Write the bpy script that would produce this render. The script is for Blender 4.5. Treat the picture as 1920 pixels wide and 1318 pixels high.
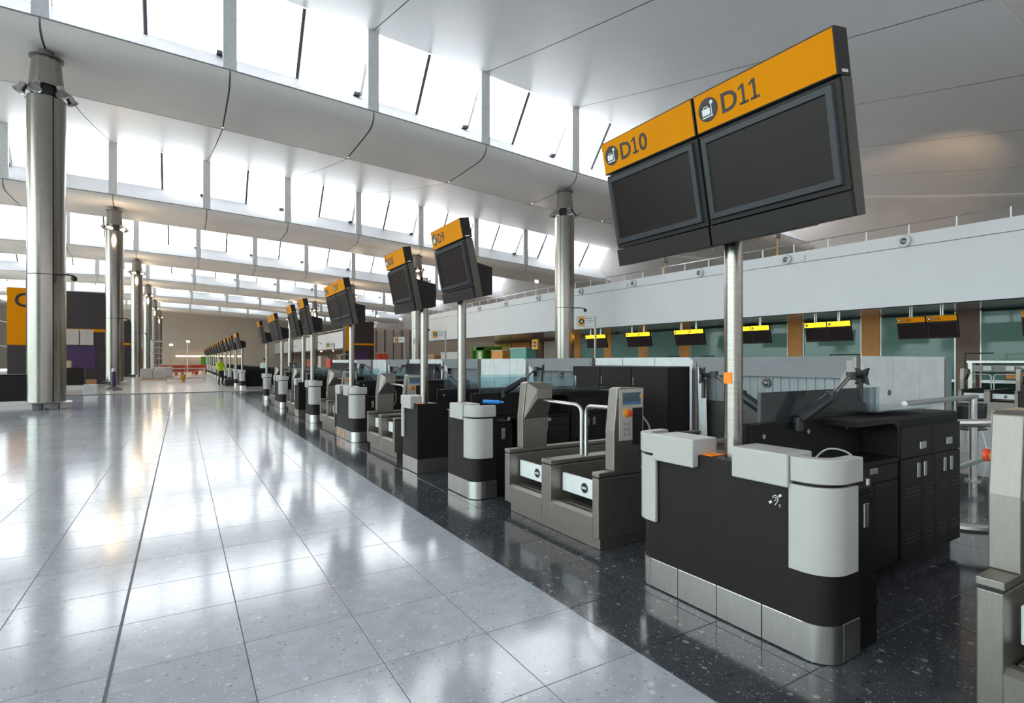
import bpy, math, random
from mathutils import Vector, Matrix
random.seed(7)
for o in list(bpy.data.objects): bpy.data.objects.remove(o)
scene = bpy.context.scene
COL = scene.collection
# ------------------------------------------------------------------ camera
FPX, PSI, HY, CH = 1018.0, 0.547, 677.0, 1.565
cam_d = bpy.data.cameras.new('camera'); cam = bpy.data.objects.new('camera', cam_d); COL.objects.link(cam)
cam.location = (0, 0, CH); cam.rotation_euler = (math.pi/2, 0, -PSI)
cam_d.sensor_width = 36; cam_d.lens = FPX/1920*36; cam_d.shift_y = (HY-659)/1920
cam_d.clip_start = 0.05; cam_d.clip_end = 600
scene.camera = cam
# ------------------------------------------------------------------ world: even overcast sky
w = bpy.data.worlds.new('overcast'); scene.world = w; w.use_nodes = True
nt = w.node_tree; nt.nodes.clear()
tc = nt.nodes.new('ShaderNodeTexCoord'); sp = nt.nodes.new('ShaderNodeSeparateXYZ'); rp = nt.nodes.new('ShaderNodeValToRGB')
bg = nt.nodes.new('ShaderNodeBackground'); wo = nt.nodes.new('ShaderNodeOutputWorld')
nt.links.new(tc.outputs['Generated'], sp.inputs[0]); nt.links.new(sp.outputs['Z'], rp.inputs[0])
rp.color_ramp.elements[0].position = 0.0; rp.color_ramp.elements[0].color = (.40, .40, .40, 1)
rp.color_ramp.elements[1].position = 0.03; rp.color_ramp.elements[1].color = (.93, .965, 1, 1)
nt.links.new(rp.outputs[0], bg.inputs[0]); bg.inputs[1].default_value = 3.4
nt.links.new(bg.outputs[0], wo.inputs[0])
scene.view_settings.view_transform = 'Standard'; scene.view_settings.look = 'None'
scene.view_settings.exposure = 1.02; scene.view_settings.gamma = 1.0
scene.view_settings.use_curve_mapping = False

# ------------------------------------------------------------------ materials
MATS = {}
def mat(name, col, rough=.5, metal=0., var=.06, scale=6., bump=0., emit=0., emitcol=None, stretch=None, coat=0., spec=.5, rvar=0.):
    m = bpy.data.materials.new(name); m.use_nodes = True; n = m.node_tree.nodes; l = m.node_tree.links
    b = n['Principled BSDF']; b.inputs['Roughness'].default_value = rough; b.inputs['Metallic'].default_value = metal
    b.inputs['Specular IOR Level'].default_value = spec; b.inputs['Coat Weight'].default_value = coat
    g = n.new('ShaderNodeNewGeometry'); mp = n.new('ShaderNodeMapping'); l.new(g.outputs['Position'], mp.inputs[0])
    mp.inputs['Scale'].default_value = stretch or (1, 1, 1)
    nz = n.new('ShaderNodeTexNoise'); nz.inputs['Scale'].default_value = scale; nz.inputs['Detail'].default_value = 3
    l.new(mp.outputs[0], nz.inputs['Vector'])
    r = n.new('ShaderNodeValToRGB')
    r.color_ramp.elements[0].position = .3; r.color_ramp.elements[1].position = .7
    r.color_ramp.elements[0].color = tuple(c*(1-var) for c in col)+(1,)
    r.color_ramp.elements[1].color = tuple(min(1, c*(1+var)) for c in col)+(1,)
    l.new(nz.outputs['Fac'], r.inputs[0]); l.new(r.outputs[0], b.inputs['Base Color'])
    if rvar:
        mr = n.new('ShaderNodeMapRange'); mr.inputs[3].default_value = max(.02, rough-rvar); mr.inputs[4].default_value = rough+rvar
        l.new(nz.outputs['Fac'], mr.inputs[0]); l.new(mr.outputs[0], b.inputs['Roughness'])
    if bump:
        bm = n.new('ShaderNodeBump'); bm.inputs['Strength'].default_value = bump; bm.inputs['Distance'].default_value = .01
        l.new(nz.outputs['Fac'], bm.inputs['Height']); l.new(bm.outputs[0], b.inputs['Normal'])
    if emit:
        b.inputs['Emission Color'].default_value = tuple(emitcol or col)+(1,); b.inputs['Emission Strength'].default_value = emit
    MATS[name] = m; return m
def glass(name, col, alpha, rough=.03):
    """thin pane: clear transmission tinted by col, with a mirror reflection from its surface"""
    m = bpy.data.materials.new(name); m.use_nodes = True; n = m.node_tree.nodes; l = m.node_tree.links; n.clear()
    t = n.new('ShaderNodeBsdfTransparent'); t.inputs[0].default_value = tuple(col)+(1,)
    d = n.new('ShaderNodeBsdfDiffuse'); d.inputs[0].default_value = tuple(col)+(1,)
    gl = n.new('ShaderNodeBsdfGlossy'); gl.inputs['Roughness'].default_value = rough
    fr = n.new('ShaderNodeFresnel'); fr.inputs[0].default_value = 1.5
    nz = n.new('ShaderNodeTexNoise'); nz.inputs['Scale'].default_value = .7
    mr = n.new('ShaderNodeMapRange'); mr.inputs[3].default_value = alpha*.8; mr.inputs[4].default_value = alpha*1.2; l.new(nz.outputs[0], mr.inputs[0])
    mx = n.new('ShaderNodeMixShader'); l.new(mr.outputs[0], mx.inputs[0]); l.new(t.outputs[0], mx.inputs[1]); l.new(d.outputs[0], mx.inputs[2])
    m2 = n.new('ShaderNodeMixShader'); l.new(fr.outputs[0], m2.inputs[0]); l.new(mx.outputs[0], m2.inputs[1]); l.new(gl.outputs[0], m2.inputs[2])
    o = n.new('ShaderNodeOutputMaterial'); l.new(m2.outputs[0], o.inputs[0])
    MATS[name] = m; return m
def terrazzo(name, base, chipA, chipB, rough, dens):
    m = bpy.data.materials.new(name); m.use_nodes = True; n = m.node_tree.nodes; l = m.node_tree.links
    b = n['Principled BSDF']; b.inputs['Roughness'].default_value = rough
    g = n.new('ShaderNodeNewGeometry'); oi = n.new('ShaderNodeObjectInfo')
    def chips(scale, thr, size):
        nzd = n.new('ShaderNodeTexNoise'); nzd.inputs['Scale'].default_value = scale*1.5
        l.new(g.outputs['Position'], nzd.inputs['Vector'])
        ad = n.new('ShaderNodeVectorMath'); ad.operation = 'MULTIPLY_ADD'; ad.inputs[1].default_value = (.6/scale,)*3
        l.new(nzd.outputs['Color'], ad.inputs[0]); l.new(g.outputs['Position'], ad.inputs[2])
        v = n.new('ShaderNodeTexVoronoi'); v.inputs['Scale'].default_value = scale; l.new(ad.outputs[0], v.inputs['Vector'])
        s = n.new('ShaderNodeSeparateColor'); l.new(v.outputs['Color'], s.inputs[0])
        a = n.new('ShaderNodeMath'); a.operation = 'GREATER_THAN'; a.inputs[1].default_value = thr; l.new(s.outputs[0], a.inputs[0])
        c = n.new('ShaderNodeMath'); c.operation = 'LESS_THAN'; c.inputs[1].default_value = size; l.new(v.outputs['Distance'], c.inputs[0])
        d = n.new('ShaderNodeMath'); d.operation = 'MULTIPLY'; l.new(a.outputs[0], d.inputs[0]); l.new(c.outputs[0], d.inputs[1])
        return d.outputs[0]
    nz = n.new('ShaderNodeTexNoise'); nz.inputs['Scale'].default_value = 9; nz.inputs['Detail'].default_value = 6; l.new(g.outputs['Position'], nz.inputs['Vector'])
    r = n.new('ShaderNodeValToRGB'); r.color_ramp.elements[0].position = .35; r.color_ramp.elements[1].position = .65
    r.color_ramp.elements[0].color = tuple(c*.93 for c in base)+(1,); r.color_ramp.elements[1].color = tuple(c*1.05 for c in base)+(1,)
    l.new(nz.outputs[0], r.inputs[0]); cur = r.outputs[0]
    for sc, th, sz, cc in ((24, 1-dens*.45, .36, chipA), (55, 1-dens, .34, chipA), (38, 1-dens*.8, .34, chipB), (110, 1-dens, .36, chipA)):
        mx = n.new('ShaderNodeMix'); mx.data_type = 'RGBA'; l.new(chips(sc, th, sz), mx.inputs[0]); l.new(cur, mx.inputs[6]); mx.inputs[7].default_value = tuple(cc)+(1,); cur = mx.outputs[2]
    hv = n.new('ShaderNodeHueSaturation'); mr = n.new('ShaderNodeMapRange'); mr.inputs[3].default_value = .93; mr.inputs[4].default_value = 1.06
    l.new(oi.outputs['Random'], mr.inputs[0]); l.new(mr.outputs[0], hv.inputs['Value']); l.new(cur, hv.inputs['Color']); l.new(hv.outputs[0], b.inputs['Base Color'])
    MATS[name] = m; return m

terrazzo('tile_light', (.47, .49, .53), (.66, .66, .65), (.33, .34, .35), .125, .10)
terrazzo('tile_dark', (.062, .064, .074), (.30, .295, .285), (.03, .03, .033), .12, .10)
mat('grout_dark', (.13, .13, .14), .7); mat('grout_pale', (.26, .25, .24), .7)
mat('floor_sheet', (.62, .55, .52), .16, scale=1.2, var=.05)
mat('ceiling_white', (.86, .86, .85), .36, scale=.6, var=.02)
mat('seam_grey', (.30, .30, .30), .8)
mat('beam_white', (.88, .84, .79), .30, scale=.5, var=.03)
mat('frame_white', (.86, .87, .88), .35)
mat('mullion', (.10, .11, .13), .4)
mat('steel', (.34, .31, .275), .24, 1., var=.10, scale=3., stretch=(3, 3, 40), rvar=.06)
mat('steel_pale', (.60, .58, .55), .32, 1., var=.06, scale=4., stretch=(40, 40, 2), rvar=.05)
mat('steel_satin', (.29, .26, .23), .42, .85, var=.08, scale=5., stretch=(30, 30, 2), rvar=.06)
mat('steel_dark', (.20, .19, .18), .4, .9)
mat('black_gap', (.02, .02, .02), .6)
mat('laminate', (.018, .014, .012), .5, var=.25, scale=30, stretch=(8, 8, 1), spec=.25)
mat('laminate_black', (.009, .008, .008), .55, var=.2, scale=20, spec=.25)
mat('corian', (.53, .51, .48), .34, var=.02)
mat('black_plastic', (.020, .020, .022), .38, scale=12, bump=.05)
mat('case_black', (.020, .016, .015), .45, scale=30, spec=.25)
mat('case_metal', (.10, .088, .075), .42, .6)
mat('undercut_shade', (.085, .075, .065), .5, spec=.2)  # shade of the downward-facing tower undercut, put into the colour
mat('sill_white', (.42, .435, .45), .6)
mat('bezel', (.030, .031, .036), .35, spec=.35)
mat('screen', (.016, .010, .008), .28, scale=2, spec=.18)
mat('yellow', (.66, .235, .0), .6, var=.02, emit=.05, spec=.08)
mat('hood_grey', (.62, .62, .64), .36, .35, var=.04)
mat('yellow_lit', (.95, .48, .01), .4, var=.02, emit=3.6, emitcol=(1, .43, .004))
mat('sign_ink', (.022, .014, .012), .5); mat('sign_white', (.78, .78, .76), .5)
mat('balcony_white', (.72, .72, .72), .45, scale=.7, var=.02)
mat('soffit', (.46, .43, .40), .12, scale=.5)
mat('orange_wall', (.75, .30, .045), .42, scale=1.2, var=.10)
mat('brown_wall', (.20, .12, .075), .5, scale=1.2, var=.1)
mat('wall_beige', (.66, .57, .48), .6, scale=.3, var=.04)
mat('upper_grey', (.32, .29, .27), .6, scale=.5)
mat('portal_dark', (.035, .027, .028), .5); mat('purple', (.06, .022, .10), .5); mat('paper', (.55, .50, .47), .7)
mat('cardboard', (.42, .22, .09), .8, scale=8); mat('wood_pale', (.60, .43, .28), .5, scale=4, stretch=(1, 10, 10))
mat('red', (.60, .07, .035), .5); mat('green', (.12, .36, .04), .5); mat('teal', (.15, .40, .34), .4); mat('orange_paint', (.85, .36, .08), .5)
mat('pink', (.45, .25, .25), .5); mat('olive', (.42, .33, .03), .5); mat('white_paint', (.70, .69, .67), .5)
mat('tape_orange', (1.0, .25, .01), .6, emit=.10); mat('knob_red', (.75, .08, .03), .4); mat('knob_yellow', (.85, .42, .03), .4)
mat('lcd', (.10, .14, .16), .25); mat('panel_cream', (.50, .47, .40), .45); mat('button_grey', (.33, .33, .30), .5); mat('lcd_blue', (.10, .22, .50), .4)
mat('hivis', (.62, .80, .02), .6); mat('trousers', (.02, .022, .03), .8); mat('skin', (.48, .27, .19), .5); mat('shirt', (.55, .60, .58), .7); mat('hair', (.02, .015, .012), .6)
mat('lamp_on', (1, .8, .55), .4, emit=8., emitcol=(1, .74, .45)); mat('lamp_glow', (1, .9, .75), .4, emit=25., emitcol=(1, .86, .66))
mat('strip_warm', (1, .7, .4), .4, emit=3., emitcol=(1, .62, .30))
mat('lens_grey', (.35, .33, .31), .2); mat('curtain', (.33, .34, .35), .45, .6, scale=3, var=.15, stretch=(1, 40, 1)); mat('belt', (.022, .022, .023), .6, scale=40, bump=.1)
mat('bumper_white', (.84, .85, .84), .35); mat('blue_tool', (.02, .25, .70), .4); mat('scaffold', (.60, .57, .53), .4, .5)
glass('glass_roof', (.98, .99, 1), .03); glass('glass_screen', (.80, .90, .92), .05); glass('glass_green', (.30, .50, .42), .65, .06); glass('glass_facade', (.80, .88, .87), .06)

# ------------------------------------------------------------------ mesh helpers
class MB:
    def __init__(s): s.v = []; s.f = []; s.M = None
    def add(s, vs, fs):
        k = len(s.v)
        for p in vs:
            p = Vector(p)
            s.v.append(s.M @ p if s.M else p)
        s.f += [tuple(i+k for i in f) for f in fs]; return s
    def box(s, x0, x1, y0, y1, z0, z1):
        return s.add([(x0,y0,z0),(x1,y0,z0),(x1,y1,z0),(x0,y1,z0),(x0,y0,z1),(x1,y0,z1),(x1,y1,z1),(x0,y1,z1)],
                     [(0,3,2,1),(4,5,6,7),(0,1,5,4),(1,2,6,5),(2,3,7,6),(3,0,4,7)])
    def prism(s, poly, a0, a1, ax='z'):
        """poly: 2D points; extruded along ax. z: (x,y), y: (x,z), x: (y,z)"""
        def P(p, a): return (p[0],p[1],a) if ax == 'z' else ((p[0],a,p[1]) if ax == 'y' else (a,p[0],p[1]))
        n = len(poly)
        return s.add([P(p,a0) for p in poly]+[P(p,a1) for p in poly],
                     [tuple(range(n))[::-1], tuple(range(n,2*n))]+[(i,(i+1)%n,n+(i+1)%n,n+i) for i in range(n)])
    def shell(s, path, th, z0, z1):
        """vertical curved wall: plan path thickened inwards (to the right of the path) by th"""
        n = len(path); inn = []
        for i in range(n):
            a = Vector(path[max(i-1,0)]); b = Vector(path[min(i+1,n-1)]); d = (b-a).normalized()
            inn.append((path[i][0]+d.y*th, path[i][1]-d.x*th))
        return s.prism(list(path)+inn[::-1], z0, z1)
    def lathe(s, prof, seg=24, c=(0,0,0), a0=0., a1=2*math.pi, cap=True):
        full = abs(a1-a0-2*math.pi) < 1e-6; m = seg if full else seg+1; vs = []
        for r, z in prof:
            for i in range(m):
                a = a0+(a1-a0)*i/seg; vs.append((c[0]+r*math.cos(a), c[1]+r*math.sin(a), c[2]+z))
        fs = []
        for j in range(len(prof)-1):
            for i in range(seg if not full else m):
                i2 = (i+1)%m if full else i+1
                fs.append((j*m+i, j*m+i2, (j+1)*m+i2, (j+1)*m+i))
        if cap and full: fs += [tuple(range(m))[::-1], tuple((len(prof)-1)*m+i for i in range(m))]
        return s.add(vs, fs)
    def tube(s, pts, r, seg=10, r1=None):
        pts = [Vector(p) for p in pts]; n = len(pts); vs = []; fs = []; up = None
        for i, p in enumerate(pts):
            d = (pts[min(i+1,n-1)]-pts[max(i-1,0)]).normalized()
            if up is None: up = Vector((0,0,1)) if abs(d.z) < .9 else Vector((1,0,0))
            a = d.cross(up).normalized(); b = a.cross(d).normalized(); up = b
            rr = r if r1 is None else r+(r1-r)*i/(n-1)
            vs += [p+rr*(math.cos(2*math.pi*k/seg)*a+math.sin(2*math.pi*k/seg)*b) for k in range(seg)]
        for i in range(n-1): fs += [(i*seg+k, i*seg+(k+1)%seg, (i+1)*seg+(k+1)%seg, (i+1)*seg+k) for k in range(seg)]
        fs += [tuple(range(seg))[::-1], tuple((n-1)*seg+k for k in range(seg))]
        return s.add(vs, fs)
    def grid(s, fn, nu, nv):
        return s.add([fn(i/nu, j/nv) for j in range(nv+1) for i in range(nu+1)],
                     [(j*(nu+1)+i, j*(nu+1)+i+1, (j+1)*(nu+1)+i+1, (j+1)*(nu+1)+i) for j in range(nv) for i in range(nu)])
    def build(s, name, material, parent=None, smooth=False, bevel=0., seg=2):
        me = bpy.data.meshes.new(name); off = Vector(parent_origin(parent))
        me.from_pydata([tuple(p-off) for p in s.v], [], s.f); me.validate()
        me.materials.append(MATS[material])
        import bmesh
        bm = bmesh.new(); bm.from_mesh(me); bmesh.ops.recalc_face_normals(bm, faces=bm.faces); bm.to_mesh(me); bm.free()
        if smooth:
            me.polygons.foreach_set('use_smooth', [True]*len(me.polygons)); me.set_sharp_from_angle(angle=math.radians(35))
        o = bpy.data.objects.new(name, me); COL.objects.link(o)
        if parent: o.parent = parent
        if bevel:
            b = o.modifiers.new('bevel', 'BEVEL'); b.width = bevel; b.segments = seg; b.limit_method = 'ANGLE'; b.harden_normals = False
        return o
def parent_origin(p):
    v = Vector((0,0,0))
    while p: v += p.location; p = p.parent
    return v
def tag(o, label=None, cat=None, group=None, kind=None):
    if label: o['label'] = label
    if cat: o['category'] = cat
    if group: o['group'] = group
    if kind: o['kind'] = kind
    return o
def empty(name, loc, label=None, cat=None, group=None, kind=None):
    o = bpy.data.objects.new(name, None); COL.objects.link(o); o.location = loc; o.empty_display_size = .2
    return tag(o, label, cat, group, kind)
def copy_tree(o, parent=None, keep=None):
    c = o.copy(); COL.objects.link(c); c.parent = parent
    for ch in list(o.children):
        if keep is None or ch.name.split('.')[0] in keep: copy_tree(ch, c, keep)
    return c
def B(*a): return MB().box(*a)
def arc(cx, cy, r, a0, a1, n=8): return [(cx+r*math.cos(math.radians(a0+(a1-a0)*i/n)), cy+r*math.sin(math.radians(a0+(a1-a0)*i/n))) for i in range(n+1)]
def bend(pts, r=.06, n=5):
    """round the inner corners of a polyline"""
    P = [Vector(p) for p in pts]; out = [P[0]]
    for i in range(1, len(P)-1):
        a = (P[i-1]-P[i]).normalized()*r; b = (P[i+1]-P[i]).normalized()*r
        for k in range(n+1):
            t = k/n; out.append((P[i]+a)*(1-t)**2 + P[i]*2*t*(1-t) + (P[i]+b)*t*t)
    return out+[P[-1]]
WORDS = list('D023456789')+['C', 'T', 'Please have', 'your boarding', 'pass ready']
TXT = {}
def _make_words():
    tmp = []
    for wd in WORDS:
        cu = bpy.data.curves.new('lettering', 'FONT'); cu.body = wd; cu.size = 1; cu.extrude = .006; cu.offset = .018; cu.resolution_u = 3
        t = bpy.data.objects.new('lettering', cu); COL.objects.link(t); tmp.append((wd, t))
    dg = bpy.context.evaluated_depsgraph_get()
    for wd, t in tmp: TXT[wd] = bpy.data.meshes.new_from_object(t.evaluated_get(dg))
    for wd, t in tmp: bpy.data.objects.remove(t)
    h = max(v.co.y for v in TXT['D'].vertices)          # the figure one has a foot and a flag
    m = MB(); m.box(.17, .27, 0, h, -.006, .006); m.box(.04, .40, 0, .085, -.006, .006); m.prism([(.17, h), (.03, h*.86), (.03, h*.74), (.17, h*.84)], -.006, .006)
    one = bpy.data.meshes.new('one'); one.from_pydata([tuple(v) for v in m.v], [], m.f); TXT['1'] = one
    for n in list(range(1, 12))+list(range(20, 34)):
        vs, fs, x = [], [], 0.
        for ch in 'D%d' % n:
            g = TXT[ch]; x0 = min(v.co.x for v in g.vertices); x1 = max(v.co.x for v in g.vertices); k = len(vs)
            vs += [(v.co.x-x0+x, v.co.y, v.co.z) for v in g.vertices]; fs += [tuple(i+k for i in p.vertices) for p in g.polygons]; x += x1-x0+.07
        me = bpy.data.meshes.new('number'); me.from_pydata(vs, [], fs); TXT['D%d' % n] = me
_make_words()
def text_mesh(name, body, size, M, material, parent):
    """flat lettering: x to the right, y up in the frame M"""
    me = TXT[body].copy(); off = Vector(parent_origin(parent)); me.transform(Matrix.Translation(-off) @ M @ Matrix.Scale(size, 4))
    me.materials.clear(); me.materials.append(MATS[material]); me.name = name
    o = bpy.data.objects.new(name, me); COL.objects.link(o); o.parent = parent; return o
# ================================================================== FLOOR
s_, c_ = math.sin(PSI), math.cos(PSI)
def project(X, Y, Z):
    d = X*s_+Y*c_
    return (960+FPX*(X*c_-Y*s_)/d, HY-FPX*(Z-CH)/d, d) if d > .2 else (1e9, 1e9, d)
TX0, TY0, TS = 2.1, 2.15, .6
floor = MB().box(-27, 2.1, -24, 31.4, -.12, -.004).build('floor', 'grout_dark'); tag(floor, 'polished pale terrazzo concourse floor in square tiles', kind='structure')
floor_d = MB().box(2.1, 9.3, -24, 31.4, -.12, -.004).build('floor', 'grout_pale'); tag(floor_d, 'dark terrazzo floor band under the check-in desks', kind='structure')
floor_r = MB().box(9.3, 45, -24, 31.4, -.12, -.004).build('floor', 'grout_dark'); tag(floor_r, 'pale terrazzo floor behind the check-in desks', kind='structure')
floor_f = MB().box(-27, 45, 31.42, 142, -.12, .012).build('floor', 'floor_sheet'); tag(floor_f, 'pale protective sheeting over the far floor', kind='structure')
MB().box(-27, 45, 31.36, 31.42, -.1, .02).build('sheet_edge', 'grout_dark', floor_f)
def tile_mesh(material):
    g = .0022; b = .0015; h = TS/2-g
    vs = [(-h,-h,-.01),(h,-h,-.01),(h,h,-.01),(-h,h,-.01),(-h,-h,-b),(h,-h,-b),(h,h,-b),(-h,h,-b),(-h+b,-h+b,0),(h-b,-h+b,0),(h-b,h-b,0),(-h+b,h-b,0)]
    fs = [(8,9,10,11)]+[(i,(i+1)%4,(i+1)%4+4,i+4) for i in range(4)]+[(i+4,(i+1)%4+4,(i+1)%4+8,i+8) for i in range(4)]
    me = bpy.data.meshes.new('floor_tile'); me.from_pydata(vs, [], fs); me.materials.append(MATS[material]); return me
def lay(parent, material, i0, i1, nmax):
    me = tile_mesh(material); cells = []
    for i in range(i0, i1):
        for j in range(-44, 49):
            X = TX0+(i+.5)*TS; Y = TY0+(j+.5)*TS
            if Y+.3 > 31.4: continue
            u, v, d = project(X, Y, 0)
            vis = -150 < u < 2070 and v < 1480
            cells.append((0 if vis else 1, X*X+Y*Y, X, Y))
    cells.sort()
    rest = MB(); h = TS/2-.0022
    for k, (a, _, X, Y) in enumerate(cells):
        if k < nmax and a == 0:
            o = bpy.data.objects.new('floor_tile', me); COL.objects.link(o); o.parent = parent; o.location = (X, Y, 0)
        else: rest.add([(X-h,Y-h,0),(X+h,Y-h,0),(X+h,Y+h,0),(X-h,Y+h,0)], [(0,1,2,3)])
    r = rest.build('floor_tiles', material, parent); r['kind'] = 'stuff'
lay(floor, 'tile_light', -48, 0, 300); lay(floor_d, 'tile_dark', 0, 12, 260); lay(floor_r, 'tile_light', 12, 70, 60)
MB().box(-.312, -.296, -24, 31.3, -.01, .0008).build('expansion_joint', 'grout_dark', floor)

# ================================================================== ROOF
ZX = [(-40, 11.3), (-24, 12.0), (-9, 12.25), (-3.7, 12.15), (1.4, 11.98), (6.5, 11.75), (11.5, 11.5), (17.25, 11.12), (24, 10.75), (31, 10.3), (45, 9.5)]
def zr(x):
    for (a, za), (b, zb) in zip(ZX, ZX[1:]):
        if x <= b: return za+(zb-za)*(x-a)/(b-a)
    return ZX[-1][1]
YB = [23+21*k for k in range(-2, 6)]            # beams with the column line at Y = 23
SP = 5.25; XP = [-3.75+SP*i for i in range(-4, 9)]
def cellgrid(mb, x0, x1, prof, nx=3):
    P = prof
    return mb.grid(lambda a, b: (x0+(x1-x0)*a, P[min(int(round(b*(len(P)-1))), len(P)-1)][0], zr(x0+(x1-x0)*a)+P[min(int(round(b*(len(P)-1))), len(P)-1)][1]), nx, len(P)-1)
def ceil_prof(yb, dz=0.):
    y0, y1 = yb+3.3, yb+20.3; out = []
    for i in range(9):
        t = i/8; out.append((y0+(y1-y0)*t, -.5+4.0*(t*.86+.14*t*t)+dz))
    return out
def beam_prof(yb, dz=0.):
    pts = [(-1.0, 0.06), (-1.02, -.06), (-.98, -.20), (-.86, -.34), (-.66, -.44), (-.35, -.50), (1.2, -.52), (3.27, -.50)]
    return [(yb+a*(1 if not dz else .985), b+dz) for a, b in pts]
for n, yb in enumerate(YB):
    near = yb > -25
    ce = MB()
    cellgrid(ce, XP[0], XP[-1], ceil_prof(yb, .07), 24); ce = ce.build('ceiling', 'seam_grey', smooth=True); tag(ce, 'white panelled vaulted roof ceiling', kind='structure')
    bk = MB(); cellgrid(bk, XP[0], XP[-1], beam_prof(yb, .06), 24); bk = bk.build('trim_%d' % (n+1), 'seam_grey', smooth=True); tag(bk, 'curved white roof beam below a skylight band', kind='structure')
    wi = empty('window_%d' % (n+1), (0, yb, 0), 'sloping skylight band above the roof beam', kind='structure')
    for x0, x1 in zip(XP, XP[1:]):
        g = .018
        m = MB(); cellgrid(m, x0+g, x1-g, ceil_prof(yb)); m.build('ceiling_panel', 'ceiling_white', ce, smooth=True)
        m = MB(); cellgrid(m, x0+g*1.6, x1-g*1.6, beam_prof(yb)); m.build('beam_panel', 'beam_white', bk, smooth=True)
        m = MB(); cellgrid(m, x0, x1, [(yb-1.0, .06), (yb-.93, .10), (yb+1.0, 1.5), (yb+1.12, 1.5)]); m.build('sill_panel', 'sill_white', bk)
        for a, b in ((x0+.06, (x0+x1)/2-.03), ((x0+x1)/2+.03, x1-.06)):
            m = MB(); m.add([(a, yb+1.0, zr(a)+1.5), (b, yb+1.0, zr(b)+1.5), (b, yb-.62, zr(b)+3.5), (a, yb-.62, zr(a)+3.5)], [(0,1,2,3)]); m.build('pane', 'glass_roof', wi)
        xm = (x0+x1)/2; z = zr(xm)
        MB().tube([(xm, yb+.98, z+1.48), (xm, yb-.64, z+3.5)], .075, 6).build('mullion', 'mullion', wi)
        z = zr(x0)
        MB().box(x0-.22, x0+.22, yb-.98, yb-.72, z-.05, z+3.5).build('post', 'frame_white', wi)
        MB().tube([(x0-.02, yb+.93, z+1.5), (x0-.02, yb-.66, z+3.46)], .09, 6).build('strut', 'frame_white', wi)
        MB().box(x0-.34, x0-.06, yb+.7, yb+1.0, z+1.44, z+1.56).build('bracket', 'mullion', wi)
# far end wall, facade on the left, closing wall on the right
wf = MB().box(-27, 45, 141, 141.4, 0, 13.5).build('wall_far', 'wall_beige'); tag(wf, 'plain beige end wall of the concourse', kind='structure')
wk = MB().box(-27, 45, -24.4, -24, 0, 14).build('wall_light_stop', 'balcony_white'); tag(wk, 'unseen wall added behind the viewer to cut the light', kind='structure')  # unseen, added to hold back sky light from behind the camera
wr = MB().box(38.3, 38.6, -24, 141, 0, 16).build('wall_right', 'upper_grey'); tag(wr, 'grey wall behind the upper level', kind='structure')
fa = empty('window_20', (-24.75, 0, 0), 'tall glazed facade along the left side', kind='structure')
for i in range(27):
    y = -22+6*i
    MB().box(-24.76, -24.74, y+.1, y+5.9, .3, 11.5).build('pane', 'glass_facade', fa)
    MB().box(-24.85, -24.65, y-.06, y+.06, 0, 11.7).build('mullion', 'frame_white', fa)
for z in (.15, 4, 8, 11.6): MB().box(-24.83, -24.67, -22, 140, z-.06, z+.06).build('transom', 'frame_white', fa)

# ================================================================== BALCONY (parapet, soffit, back wall of glass)
PATH = [(21.2, -10), (20.6, 5.5), (19.2, 28.5), (19.2, 46)]
def bx(y):
    for (xa, ya), (xb, yb) in zip(PATH, PATH[1:]):
        if y <= yb: return xa+(xb-xa)*(y-ya)/(yb-ya)
    return PATH[-1][0]
ZT, ZS, ZG = 5.75, 3.39, 5.33
def strip(name, material, parent, prof, ys):
    """sweep a closed profile (dx, z) along the balcony edge"""
    m = MB(); n = len(prof)
    m.add([(bx(y)+p[0], y, p[1]) for y in ys for p in prof],
          [(j*n+i, j*n+(i+1)%n, (j+1)*n+(i+1)%n, (j+1)*n+i) for j in range(len(ys)-1) for i in range(n)]+[tuple(range(n)), tuple((len(ys)-1)*n+i for i in range(n))])
    return m.build(name, material, parent)
wb = strip('wall_balcony', 'balcony_white', None, [(0, ZS), (0, ZG-.015), (.3, ZG-.015), (.3, ZS)], [-10, 5.5, 28.5, 46]); tag(wb, 'long white balcony parapet above the rear check-in desks', kind='structure')
strip('coping', 'balcony_white', wb, [(0, ZG+.015), (0, ZT), (.3, ZT), (.3, ZG+.015)], [-10, 5.5, 28.5, 46])
strip('groove', 'seam_grey', wb, [(.02, ZG-.02), (.02, ZG+.02), (.28, ZG+.02), (.28, ZG-.02)], [-10, 5.5, 28.5, 46])
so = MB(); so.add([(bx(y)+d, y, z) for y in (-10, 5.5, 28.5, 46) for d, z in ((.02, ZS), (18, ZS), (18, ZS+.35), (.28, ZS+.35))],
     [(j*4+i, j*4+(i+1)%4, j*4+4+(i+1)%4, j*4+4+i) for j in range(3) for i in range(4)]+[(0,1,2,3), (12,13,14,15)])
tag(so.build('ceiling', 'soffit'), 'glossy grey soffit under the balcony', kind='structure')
ub = MB().prism([(bx(y)+.3, y) for y in (-10, 5.5, 28.5, 46)]+[(38.3, 46), (38.3, -10)], 5.0, 5.15).build('floor', 'upper_grey'); tag(ub, 'upper level floor slab behind the parapet', kind='structure')
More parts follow.
